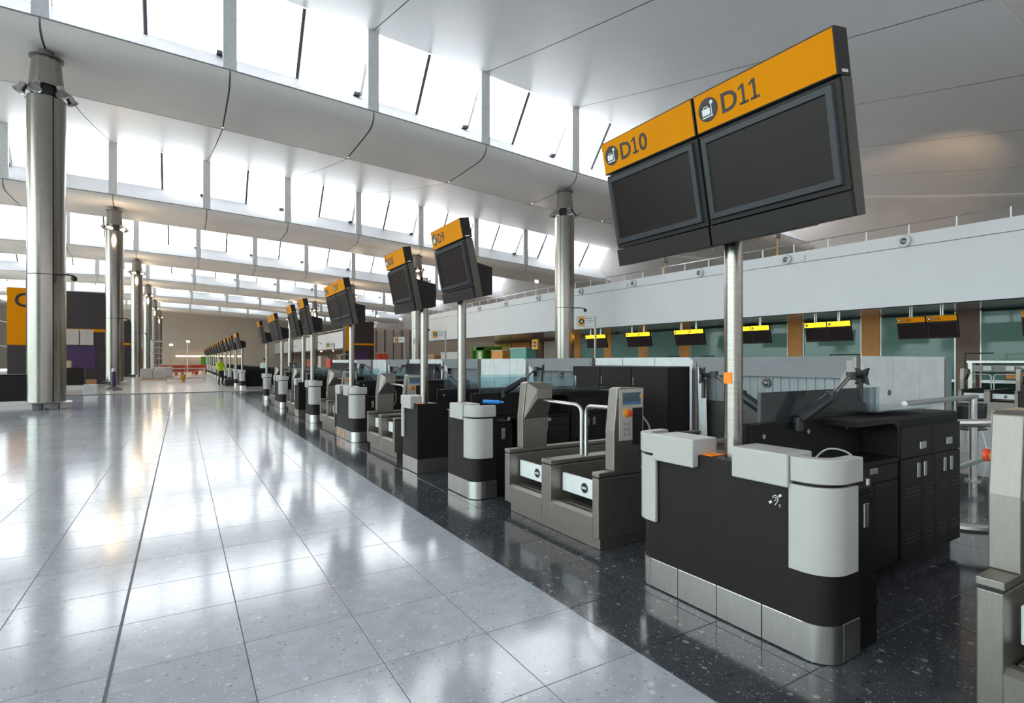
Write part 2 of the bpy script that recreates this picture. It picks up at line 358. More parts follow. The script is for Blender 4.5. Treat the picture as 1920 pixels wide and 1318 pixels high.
# nozzles in the coping, railing
for i in range(9):
    y = 8.58+3.95*i-3.95; x = bx(y)-.03
    t = empty('air_nozzle', (x, y, 5.52), 'round grey air nozzle in the parapet, %s from the right' % ['first','second','third','fourth','fifth','sixth','seventh','eighth','ninth'][i], 'air nozzle', 'air nozzles along the parapet')
    m = MB(); m.M = Matrix.Translation((x, y, 5.52)) @ Matrix.Rotation(-math.pi/2, 4, 'Y')
    m.lathe([(.20, -.02), (.20, .04), (.17, .07), (.11, .05), (.10, .0)], 20, cap=False).build('rim', 'white_paint', t, smooth=True)
    m = MB(); m.M = Matrix.Translation((x, y, 5.52)) @ Matrix.Rotation(-math.pi/2, 4, 'Y')
    m.lathe([(.11, .005), (.07, .03), (.001, .035)], 16, cap=False).build('core', 'steel_dark', t, smooth=True)
for k, y in enumerate((20.9, 15.0, 11.9)):
    t = B(bx(y)-.05, bx(y)+.02, y-.09, y+.09, 5.40, 5.6).build('alarm_box', 'white_paint', bevel=.01); tag(t, ('small white alarm box on the parapet, leftmost', 'small white alarm box on the parapet, middle one', 'small white alarm box on the parapet, rightmost')[k], 'alarm box')
rl = empty('balcony_railing', (20, 6, ZT), 'thin grey metal railing on posts along the top of the white parapet', 'railing')
ys = [-8+i*1.27 for i in range(43)]
MB().tube([(bx(y)+.15, y, 6.10) for y in ys], .022, 6).build('handrail', 'steel_pale', rl, smooth=True)
for y in ys: MB().box(bx(y)+.13, bx(y)+.17, y-.02, y+.02, ZT, 6.09).build('post', 'frame_white', rl)
# glass back wall with orange piers
gl = empty('wall_glazed', (24.1, 0, 0), 'green glazed wall with orange piers behind the rear desks', kind='structure')
GX = 24.1
for i in range(9):
    y1 = 13.84*.79+3.2*i-3.2*2; y0 = y1-2.42
    m = B(GX, GX+.03, y0, y1, .9, 3.3).build('pane', 'glass_green', gl)
    MB().box(GX-.04, GX+.02, y0-.05, y0, .0, 3.36).build('frame', 'steel_pale', gl); MB().box(GX-.04, GX+.02, y1, y1+.05, .0, 3.36).build('frame', 'steel_pale', gl)
    MB().box(GX-.03, GX+.02, y0, y1, .8, .9).build('frame', 'steel_pale', gl)
    MB().box(GX-.08, GX+.3, y1+.05, y1+.73, 0, 3.39).build('pier', 'orange_wall' if i > 1 else 'brown_wall', gl)  # lighting put into the colour: lit piers orange, unlit ones brown
MB().box(GX+3.5, GX+3.6, -8, 28.6, 0, 3.39).build('inner_wall', 'teal', gl)
wb2 = MB().box(26, 26.2, 28.6, 46, 0, 3.39).build('wall_shops', 'brown_wall'); tag(wb2, 'brown panelled shop wall under the balcony', kind='structure')
for i, (a, b, mt) in enumerate(((28.9, 31.5, 'wall_beige'), (31.7, 34.5, 'pink'), (34.8, 37.4, 'wall_beige'), (37.6, 39.4, 'brown_wall'), (39.6, 42.5, 'orange_wall'), (42.7, 45.8, 'olive'))):
    B(25.9, 26.0, a, b, .1, 3.2).build('shop_panel', mt, wb2)
# cross wall and second stretch of balcony further on
wc = MB().box(18.2, 38.3, 60, 60.4, 0, 5.3).build('wall_cross', 'wall_beige'); tag(wc, 'beige cross wall beyond the first balcony', kind='structure')
for i in range(5):
    for z0, z1 in ((1.6, 2.6), (2.85, 3.75), (4.0, 4.9)): B(18.7+i*1.0, 19.62+i*1.0, 59.93, 60.0, z0, z1).build('cladding_panel', 'paper', wc)
for i in range(6): B(18.6+i*1.0, 18.7+i*1.0, 59.86, 60.0, .4, 5.1).build('stud', 'steel_dark', wc)
wb3 = MB().box(19.2, 19.5, 62, 141, 3.4, 5.75).build('wall_balcony', 'balcony_white'); tag(wb3, 'far stretch of white balcony parapet', kind='structure')
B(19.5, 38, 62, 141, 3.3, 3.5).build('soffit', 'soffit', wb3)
B(25, 25.2, 62, 141, 0, 3.4).build('rear_wall', 'brown_wall', wb3)
rl2 = empty('balcony_railing', (19.3, 100, 5.75), 'far stretch of metal railing on the distant parapet', 'railing')
MB().tube([(19.35, 62, 6.1), (19.35, 140, 6.1)], .03, 6).build('handrail', 'steel_pale', rl2)
for i in range(40): B(19.33, 19.37, 62+i*2-.03, 62+i*2+.03, 5.75, 6.1).build('post', 'frame_white', rl2)

# ================================================================== COLUMNS
def make_column(x, y, label, lit, dz):
    R = .50; zt = 10.02+dz
    t = empty('column', (x, y, 0), label, 'column', 'brushed steel columns in two rows')
    MB().lathe([(R-.03, .2), (R-.03, zt)], 24, (x, y, 0)).build('core', 'black_gap', t, smooth=True)
    for z0, z1 in ((.24, 4.34), (4.36, zt)):
        for q in range(4):
            a = math.radians(28+90*q)
            MB().lathe([(R-.02, z0), (R, z0), (R, z1), (R-.02, z1)], 12, (x, y, 0), a+.03, a+math.pi/2-.03, cap=False).build('shaft_panel', 'steel', t, smooth=True)
    MB().lathe([(R-.02, .22), (.64, .22), (.66, .235), (.64, .25), (R-.02, .25)], 32, (x, y, 0)).build('collar', 'steel_pale', t, smooth=True)
    for q in range(4):
        a = math.radians(45+90*q); px, py = x+.3*math.cos(a), y+.3*math.sin(a)
        MB().box(px-.10, px+.10, py-.10, py+.10, .0, .22).build('foot', 'steel_dark', t, bevel=.01)
    MB().lathe([(R-.02, zt), (.40, zt+.05), (.40, zt+.34), (.46, zt+.36), (.44, zt+.4)], 24, (x, y, 0)).build('lamp_ring', 'black_plastic', t, smooth=True)
    cap = MB(); n = 36; prof = []
    for z, r in ((zt+.38, .455), (zt+1.30, .375)):
        prof.append([(x+(r-(.012 if i % 3 == 0 else 0))*math.cos(2*math.pi*i/n), y+(r-(.012 if i % 3 == 0 else 0))*math.sin(2*math.pi*i/n), z) for i in range(n)])
    cap.add(prof[0]+prof[1], [(i, (i+1)%n, n+(i+1)%n, n+i) for i in range(n)]); cap.build('capital', 'steel', t)
    MB().lathe([(.38, zt+1.28), (.45, zt+1.31), (.45, zt+1.36), (.2, zt+1.40), (.2, zt+1.75)], 24, (x, y, 0)).build('top_flange', 'steel_dark', t, smooth=True)
    for q in range(6):
        a = math.radians(15+60*q); m = MB()
        m.M = Matrix.Translation((x+.64*math.cos(a), y+.64*math.sin(a), zt+.15)) @ Matrix.Rotation(a, 4, 'Z') @ Matrix.Rotation(math.radians(-28), 4, 'Y')
        m.lathe([(.06, .24), (.11, .20), (.12, .02), (.18, -.09), (.17, -.09), (.11, .0)], 14, cap=False); m.tube([(-.3, 0, .12), (-.05, 0, .12)], .03, 6)
        s = m.build('spotlight', 'steel_pale', t, smooth=True)
        m2 = MB(); m2.M = m.M; m2.lathe([(.145, -.06), (.001, -.05)], 14, cap=False); m2.build('lamp_lens', 'lamp_on' if lit else 'lens_grey', s)
    m = MB(); m.tube(bend([(x+.30, y-.40, 4.35), (x+.62, y-.62, 4.35), (x+.80, y-.72, 4.30)]), .03, 6); m.build('camera_bracket', 'black_plastic', t)
    m = MB(); m.lathe([(.001, -.13), (.07, -.11), (.09, -.03), (.06, .03), (.001, .04)], 12, (x+.80, y-.72, 4.26), cap=False).build('dome_camera', 'black_plastic', t, smooth=True)
    if lit:
        ld = bpy.data.lights.new('column_lamps', 'POINT'); ld.energy = 70; ld.color = (1, .74, .48); ld.shadow_soft_size = .45
        lo = bpy.data.objects.new('column_lamps', ld); COL.objects.link(lo); lo.location = (x, y-1.0, zt-.6)
    return t
ORD = ['nearest', 'second', 'third', 'fourth', 'fifth', 'sixth']
for k in range(6):
    make_column(-3.75, 23+21*k, 'brushed steel column at the left, %s from the viewer' % ORD[k], k > 0, .05)
for k in range(5):
    make_column(17.25, 23+21*k, 'brushed steel column on the right near the balcony, %s from the viewer' % ORD[k], k > 0, -.90)
# ================================================================== CHECK-IN DESKS
FX = 2.79; L = .67; ZTOP = .97
def footprint(m, yc, off=0., t0=0., x1=.30):
    """plan points from the flat end (t0) along the front, round the corner, to the rear"""
    r = .13+off; P = [(-off, t0), (-off, L-.13)]+[(.13-r*math.cos(math.radians(a)), L-.13+r*math.sin(math.radians(a))) for a in range(10, 91, 10)]+[(x1, L+off)]
    return [(FX+x, yc+m*t) for x, t in P]
def desk_half(t, yc, m, double):
    Y = lambda a, b: (min(yc+m*a, yc+m*b), max(yc+m*a, yc+m*b))
    def bxp(name, mt, x0, x1, a, b, z0, z1, parent=t, bev=.004):
        y0, y1 = Y(a, b); return B(FX+x0, FX+x1, y0, y1, z0, z1).build(name, mt, parent, bevel=bev)
    # steel plinth panels
    for a, b in ((0.002, .30), (.305, L-.13)): bxp('plinth_panel', 'steel_pale', -.006, .02, a, b, .006, .2)
    c = footprint(m, yc, .006)
    pts = c[1:-1]; (MB().shell(pts, .02*m*1, .006, .2)).build('plinth_panel', 'steel_pale', t, smooth=True)
    bxp('plinth_panel', 'steel_pale', .135, .30, L-.014, L+.006, .006, .2)
    # white pieces: top box, rounded end cap, hanging end panel
    bxp('cap_box', 'corian', -.05, .185, .14, .482, .893, 1.07, bev=.008)
    path = [(FX-.035, yc+m*.487)]+footprint(m, yc, .035)[1:-1]+[(FX+.27, yc+m*(L+.035))]
    MB().shell(path, .075*m, .932, 1.062).build('end_cap', 'corian', t, smooth=True, bevel=.006)
    path = [(FX-.028, yc+m*.475)]+footprint(m, yc, .028)[1:-1]+[(FX+.235, yc+m*(L+.028))]
    MB().shell(path, .024*m, .465, .915).build('end_panel', 'corian', t, smooth=True, bevel=.003)
    # staff side: worktop, pedestal with handle
    w = [(FX+.28, yc+m*.0), (FX+.28, yc+m*(L-.03))]+[(FX+.46+.08*math.sin(math.radians(a)), yc+m*(L-.11+.08*math.cos(math.radians(a)))) for a in range(0, 91, 15)]+[(FX+.54, yc+m*.28), (FX+1.66, yc+m*.28), (FX+1.66, yc+m*0)]
    MB().prism(w, .835, .87).build('worktop', 'laminate_black', t, bevel=.006)
    pd = bxp('pedestal', 'laminate_black', .30, .52, .30, L-.015, .0, .835)
    bxp('handle', 'steel_pale', .37, .42, L-.02, L-.008, .66, .79, pd, .003)
    h = MB(); h.tube([(FX+.50, yc+m*(L-.06), .87), (FX+.50, yc+m*(L-.06), .905)], .018, 10); h.build('lock', 'steel_pale', pd, smooth=True)
    # spine: divider, low drawer unit, canopy, tall cabinet
    bxp('divider', 'laminate_black', .30, 1.66, 0.0, .04, .1, 1.16)
    du = bxp('drawer_unit', 'laminate_black', .95, 1.66, .04, .265, .1, .835)
    dr = bxp('drawer', 'laminate', .97, 1.64, .265, .277, .72, .83, du, .003); bxp('handle', 'steel_pale', 1.24, 1.34, .275, .284, .785, .835-.01, dr, .003)
    for a, b in ((.97, 1.30), (1.31, 1.64)): bxp('door', 'laminate', a, b, .265, .277, .12, .71, du, .003)
    cp = MB(); y0, y1 = Y(0.0, .275)
    cp.prism([(FX+1.08, 1.16), (FX+1.08, 1.115), (FX+1.56, 1.115)]+[(FX+1.56+.09*math.sin(math.radians(a)), 1.025+.09*math.cos(math.radians(a))) for a in range(15, 91, 15)]+[(FX+1.65, .87), (FX+1.68, .87), (FX+1.68, 1.16)], y0, y1, 'y'); cp.build('canopy', 'laminate', t, bevel=.004)
    k = bxp('tall_cabinet', 'laminate_black', 1.68, 2.71, 0.0, .262, .09, 1.155, bev=.02)
    bxp('toe_kick', 'black_gap', 1.70, 2.66, 0.0, .22, 0, .09, k, 0)
    for a, b, h0 in ((1.69, 2.19, 2.03), (2.20, 2.70, 2.49)):
        d = bxp('drawer', 'laminate', a, b, .262, .276, .85, 1.07, k, .003); bxp('handle', 'steel_pale', h0-.05, h0+.05, .274, .283, .90, .955, d, .004)
    for a, b, h0 in ((1.69, 2.01, 1.96), (2.015, 2.235, 2.07), (2.24, 2.465, 2.41), (2.47, 2.70, 2.53)):
        d = bxp('door', 'laminate', a, b, .262, .276, .11, .84, k, .003); bxp('handle', 'steel_pale', h0-.022, h0+.022, .274, .283, .69, .80, d, .004)
        for z in (.56, .59, .62, .22, .25, .28): bxp('louvre', 'bezel', a+.05, b-.03, .275, .281, z, z+.008, d, 0)
    # monitor arm
    if m < 0: P = [(.74, .07, 1.10), (.74, .07, 1.17), (1.0, .15, 1.325), (1.17, .19, 1.47), (1.24, .22, 1.44)]
    else: P = [(.70, .07, 1.10), (.70, .07, 1.17), (.62, .28, 1.325), (.56, .46, 1.47), (.53, .53, 1.44)]
    P = [Vector((FX+a, yc+m*b, z)) for a, b, z in P]
    ar = MB().tube([P[0], P[1]+Vector((0,0,.02))], .035, 12).build('monitor_arm', 'black_plastic', t, smooth=True)
    MB().tube([P[1], P[1]*.5+P[2]*.5, P[2]], .042, 12, .034).build('lower_arm', 'black_plastic', ar, smooth=True)
    MB().lathe([(.001, -.04), (.04, -.03), (.04, .03), (.001, .04)], 12, P[2], cap=False).build('joint', 'black_plastic', ar, smooth=True)
    MB().tube([P[2], P[3]], .015, 8).build('upper_arm', 'steel_dark', ar, smooth=True)
    MB().tube([P[3]-Vector((0,0,.035)), P[3]+Vector((0,0,.02))], .03, 10).build('joint', 'black_plastic', ar, smooth=True)
    q = (P[4]-P[3]); q.z = 0; q.normalize(); sd = Vector((-q.y, q.x, 0)); cpt = P[4]+Vector((0,0,.02))
    m2 = MB().tube([P[3], cpt], .016, 8); m2.build('neck', 'black_plastic', ar)
    pl = MB(); star = []
    for i in range(8):
        a = math.radians(45*i); r = .085 if i % 2 else .04
        star.append((r*math.cos(a), r*math.sin(a)))
    pl.M = Matrix.Translation(cpt) @ Matrix(((sd.x, 0, q.x, 0), (sd.y, 0, q.y, 0), (0, 1, 0, 0), (0, 0, 0, 1)))
    pl.prism(star, 0, .02); pl.build('mount_plate', 'black_plastic', ar, bevel=.004)
    B(cpt.x-.012, cpt.x+.012, cpt.y-.012, cpt.y+.012, cpt.z-.17, cpt.z-.03).build('cable_clip', 'black_plastic', ar, bevel=.004)
def make_desk(yc, kind, label, group):
    """kind: 'double', 'near' (round end towards the viewer) or 'far'"""
    t = empty('checkin_desk', (FX, yc, 0), label, 'desk', group)
    ms = {'double': (-1, 1), 'near': (-1,), 'far': (1,)}[kind]
    if kind == 'double': poly = footprint(-1, yc)[1:][::-1]+footprint(1, yc)[1:]
    else:
        poly = footprint(ms[0], yc)+[(FX+.30, yc)]
    MB().prism(poly, .2, ZTOP).build('body', 'laminate', t, smooth=True)
    if kind != 'double':
        m = ms[0]; y0, y1 = min(yc, yc-m*.006), max(yc, yc-m*.006)
        B(FX, FX+.46, y0, y1, .006, .2).build('plinth_panel', 'steel_satin', t); B(FX+.0, FX+.46, y0, y1, .2, .97).build('side_panel', 'laminate', t)
    for m in ms: desk_half(t, yc, m, kind == 'double')
    y0, y1 = (yc-.012, yc+.012) if kind == 'double' else sorted((yc+ms[0]*.008, yc+ms[0]*.03))
    B(FX+.42, FX+1.95, y0, y1, 1.16, 1.36).build('glass_screen', 'glass_screen', t)
    B(FX+1.5, FX+2.35, yc-.2 if kind == 'double' else min(yc, yc+ms[0]*.24), yc+.2 if kind == 'double' else max(yc, yc+ms[0]*.24), 1.19, 1.20).build('glass_shelf', 'glass_screen', t)
    for i in range(3):
        for m in ms:
            h = MB(); h.tube([(FX+.40+i*.5, yc-m*.001+(m*.04 if kind == 'double' else -m*.0), 1.08), (FX+.40+i*.5, yc+(m*.05 if kind == 'double' else -m*.012), 1.08)], .016, 10); h.build('lock', 'steel_pale', t, smooth=True)
    return t
PER = 8.92; YD = 2.18; YN, YF = 6.08, 7.10          # pattern of one bay
ISL = 'check-in desks of the near island'
desks = {}
desks['double'] = make_desk(YD, 'double', 'black double check-in desk with white caps under signs D10 and D11, nearest to the viewer', ISL)
desks['near'] = make_desk(YN, 'near', 'black single check-in desk with white end under sign D9', ISL)
desks['far'] = make_desk(YF, 'far', 'black single check-in desk with flat side towards the viewer under sign D8', ISL)
def put_desk(kind, yc, label, group, keep=None, x=FX):
    o = copy_tree(desks[kind], None, keep); o.location = (x, yc, 0); tag(o, label, 'desk', group); return o
put_desk('double', YD+PER, 'black double check-in desk with white caps below the paired signs D6 and D7', ISL)
put_desk('near', YN+PER, 'black single check-in desk with white end under sign D5', ISL)
put_desk('far', YF+PER, 'black single check-in desk with flat side under sign D4', ISL)
put_desk('double', YD+2*PER, 'black double check-in desk below the paired signs D2 and D3', ISL)
put_desk('near', YN+2*PER, 'last desk of the near island, under sign D1', ISL)
FAR = ('body', 'plinth_panel', 'cap_box', 'end_cap', 'end_panel', 'divider', 'tall_cabinet', 'worktop', 'side_panel', 'drawer', 'door')
C0 = 34.3; far_list = []
for b in range(6): far_list += [('double', C0+b*PER), ('near', C0+3.9+b*PER), ('far', C0+4.92+b*PER)]
NTH = ['first', 'second', 'third', 'fourth', 'fifth', 'sixth', 'seventh', 'eighth', 'ninth', 'tenth', 'eleventh', 'twelfth', 'thirteenth', 'fourteenth', 'fifteenth', 'sixteenth', 'seventeenth', 'eighteenth']
for n, (kd, y) in enumerate(far_list):
    put_desk(kd, y, 'check-in desk of the far island, %s beyond the passage' % NTH[n], 'check-in desks of the far island', FAR)
# small marks on the front desk
D0 = desks['double']
M = Matrix.Translation((FX-.002, 1.795, .80)) @ Matrix(((0, 0, -1, 0), (-1, 0, 0, 0), (0, 1, 0, 0), (0, 0, 0, 1)))
ic = MB(); ic.M = M
ear = [(-.002, -.026), (.004, -.016), (.012, -.006), (.016, .008), (.012, .022), (.0, .028), (-.012, .022), (-.015, .010)]
ic.tube([(a, b, .001) for a, b in bend([(p[0], p[1], 0) for p in ear], .004, 3) for _ in (0,)] if False else [(a, b, .001) for a, b in ear], .0028, 6)
ic.tube([(-.006, -.004, .001), (.004, .004, .001), (.004, .014, .001), (-.004, .016, .001)], .0022, 6)
for x0 in (-.034, .022):
    ic.add([(x0, -.026 if x0 < 0 else .02, .001), (x0+.016, -.016 if x0 < 0 else .03, .001), (x0+.010, -.004 if x0 < 0 else .042, .001), (x0-.006, -.014 if x0 < 0 else .032, .001)], [(0,1,2,3)])
tag(ic.build('hearing_loop_symbol', 'sign_white', D0), 'white ear symbol for a hearing loop')
text_mesh('symbol_letter', 'T', .022, M @ Matrix.Translation((.018, -.034, 0)), 'sign_white', D0)
MB().tube(bend([(3.62, 2.06, .90), (3.66, 2.00, .99), (3.78, 1.93, .97), (3.84, 1.90, .91)], .06), .006, 6).build('cable', 'white_paint', D0, smooth=True)
for x, y, z, s2, lb in ((FX+.10, YD+.06, ZTOP+.003, .05, 'orange sticker lying on the front desk beside the sign pole'),):
    tag(B(x-.07, x+.05, y-.0, y+.075, z-.002, z+.002).build('orange_sticker', 'tape_orange'), lb, 'sticker')
tag(B(FX+.0, FX+.10, YN-.04, YN+.04, ZTOP+.001, ZTOP+.004).build('orange_sticker', 'tape_orange'), 'orange sticker on the desk top under sign D9', 'sticker')
tag(B(FX+.02, FX+.12, YF+.0, YF+.07, ZTOP+.001, ZTOP+.004).build('orange_sticker', 'tape_orange'), 'orange sticker on the desk top under sign D8', 'sticker')
tag(B(FX-.013, FX-.0065, 11.45, 11.53, .06, .13).build('orange_sticker', 'tape_orange'), 'orange sticker on the steel plinth below sign D7', 'sticker')
tag(B(FX-.013, FX-.0065, 11.02, 11.10, .05, .13).build('orange_sticker', 'tape_orange'), 'orange sticker on the steel plinth below sign D6', 'sticker')
bl = MB(); bl.tube([(FX+.24, 5.62, 1.09), (FX+.36, 5.45, 1.09)], .022, 8); bl.tube([(FX+.36, 5.45, 1.09), (FX+.39, 5.41, 1.09)], .012, 8)
tag(bl.build('blue_scanner', 'blue_tool', smooth=True), 'small blue handheld tool lying on the desk under sign D9', 'tool')

# ================================================================== SIGNS
UPV = Vector((-.201, 0, .9796)); NRM = Vector((-.9796, 0, -.201))
SW, SH = .81, .876
def sign_frame(yleft, x=2.75, z=2.262):
    """a to the viewer's right (-Y), b up the slope, c out of the face"""
    return Matrix(((0, UPV.x, NRM.x, x), (-1, 0, 0, yleft), (0, UPV.z, NRM.z, z), (0, 0, 0, 1)))
def sign_unit(t, F, word, ymat, small=False):
    def b6(name, mt, a0, a1, b0, b1, c0, c1, par=t, bev=.003):
        m = MB(); m.M = F; m.box(a0, a1, b0, b1, c0, c1); return m.build(name, mt, par, bevel=bev)
    hd = b6('header_box', 'case_black', 0, SW, .655, SH, -.115, .0)
    b6('header_face', ymat, .008, SW-.008, .662, SH-.008, -.01, .003, hd, 0)
    cs = b6('display_case', 'case_black', .004, SW-.004, .125, .645, -.115, -.012)
    b6('side_cover', 'case_metal', SW-.005, SW+.002, .0, .65, -.112, -.03, cs, 0)
    bz = MB(); bz.M = F
    o = (.012, SW-.030, .150, .632); i = (.055, SW-.073, .195, .587)
    vs = [(o[0],o[2],-.012),(o[1],o[2],-.012),(o[1],o[3],-.012),(o[0],o[3],-.012),(o[0]+.008,o[2]+.008,.006),(o[1]-.008,o[2]+.008,.006),(o[1]-.008,o[3]-.008,.006),(o[0]+.008,o[3]-.008,.006),
          (i[0]-.006,i[2]-.006,.006),(i[1]+.006,i[2]-.006,.006),(i[1]+.006,i[3]+.006,.006),(i[0]-.006,i[3]+.006,.006),(i[0],i[2],-.006),(i[1],i[2],-.006),(i[1],i[3],-.006),(i[0],i[3],-.006)]
    bz.add(vs, [(k*4+j, k*4+(j+1)%4, k*4+4+(j+1)%4, k*4+4+j) for k in range(3) for j in range(4)]); bz.build('bezel', 'bezel', cs)
    b6('screen', 'screen', i[0]-.002, i[1]+.002, i[2]-.002, i[3]+.002, -.011, -.005, cs, 0)
    b6('lower_box', 'case_black', .002, SW-.002, 0, .118, -.115, .0)
    if not small: b6('maker_plate', 'white_paint', SW+.0005, SW+.002, .668, .682, -.085, -.03, hd, 0)
    if word:
        lettering(t, F, word)
def lettering(t, F, word, k=1.0, oy=.768):
    m = MB(); m.M = F; m.lathe([(.066, .0035), (.066, .0045)], 28, (.095, oy, 0)); m.build('symbol_disc', 'sign_ink', t)
    m = MB(); m.M = F; z0, z1 = .0047, .006
    m.box(.055, .108, oy-.028, oy+.008, z0, z1); m.box(.066, .07, oy+.008, oy+.02, z0, z1); m.box(.092, .096, oy+.008, oy+.02, z0, z1); m.box(.066, .096, oy+.017, oy+.021, z0, z1)
    m.box(.055, .125, oy-.042, oy-.035, z0, z1); m.box(.116, .121, oy-.042, oy+.03, z0, z1)
    m.lathe([(.006, z0), (.011, z0), (.011, z1), (.006, z1)], 14, (.121, oy+.034, 0)); m.build('luggage_symbol', 'sign_white', t)
    text_mesh('sign_number', word, .15, F @ Matrix.Translation((.185, oy-.055, .0035)), 'sign_ink', t)
def pole_to(t, x, y, z0, z1):
    MB().lathe([(.055, z0), (.055, z1)], 20, (x, y, 0)).build('pole', 'steel', t, smooth=True)
def make_sign(kind, yc, words, label, group, ymat='yellow', small=False):
    """double: two panels either side of the pole; near/far: one panel offset from the pole"""
    px = FX+.16; py = yc+{'double': 0, 'near': -.05, 'far': .15}[kind]
    t = empty('flight_sign', (px, py, ZTOP), label, 'sign', group)
    pole_to(t, px, py, ZTOP, 2.75)
    yl = {'double': [yc+.82, yc-.0], 'near': [yc+.05], 'far': [yc+.80]}[kind]
    for i, y in enumerate(yl): sign_unit(t, sign_frame(y), words[i] if words else None, ymat, small)
    m = MB(); prof = [(2.87, 2.30), (3.10, 2.34), (3.10, 2.66), (2.80, 2.72), (2.76, 2.5)]
    a, b = (yc-.45, yc+.45) if kind == 'double' else (py-.12, py+.12)
    if kind == 'near': a, b = py-.5, py+.08
    if kind == 'far': a, b = py-.08, py+.5
    m.prism(prof, a, b, 'y'); m.build('mount_box', 'case_black', t, bevel=.006)
    return t
SG = 'check-in signs on poles over the near island'
make_sign('double', YD, ('D10', 'D11'), 'large paired black screens with orange headers reading D10 and D11, on one pole', SG)
make_sign('near', YN, ('D9',), 'black screen with orange header reading D9 on a pole', SG)
make_sign('far', YF, ('D8',), 'black screen with orange header reading D8 on a pole', SG)
make_sign('double', YD+PER, ('D6', 'D7'), 'paired black screens with orange headers, D6 and D7, on one pole', SG)
make_sign('near', YN+PER, ('D5',), 'single screen sign D5, behind the paired signs', SG)
make_sign('far', YF+PER, ('D4',), 'single screen sign D4, just left of sign D5', SG)
make_sign('double', YD+2*PER, ('D2', 'D3'), 'small distant paired signs D2 and D3', SG)
make_sign('near', YN+2*PER, ('D1',), 'distant sign D1 at the end of the near island', SG)
for n, (kd, y) in enumerate(far_list):
    make_sign(kd, y, None, 'sign on a pole over the far island, %s beyond the passage' % NTH[n], 'signs over the far island', small=True)
tag(B(FX+.16-.0575, FX+.16-.052, YD-.028, YD+.028, 1.425, 1.495).build('orange_sticker', 'tape_orange'), 'square orange sticker stuck on the pole of signs D10 and D11', 'sticker')

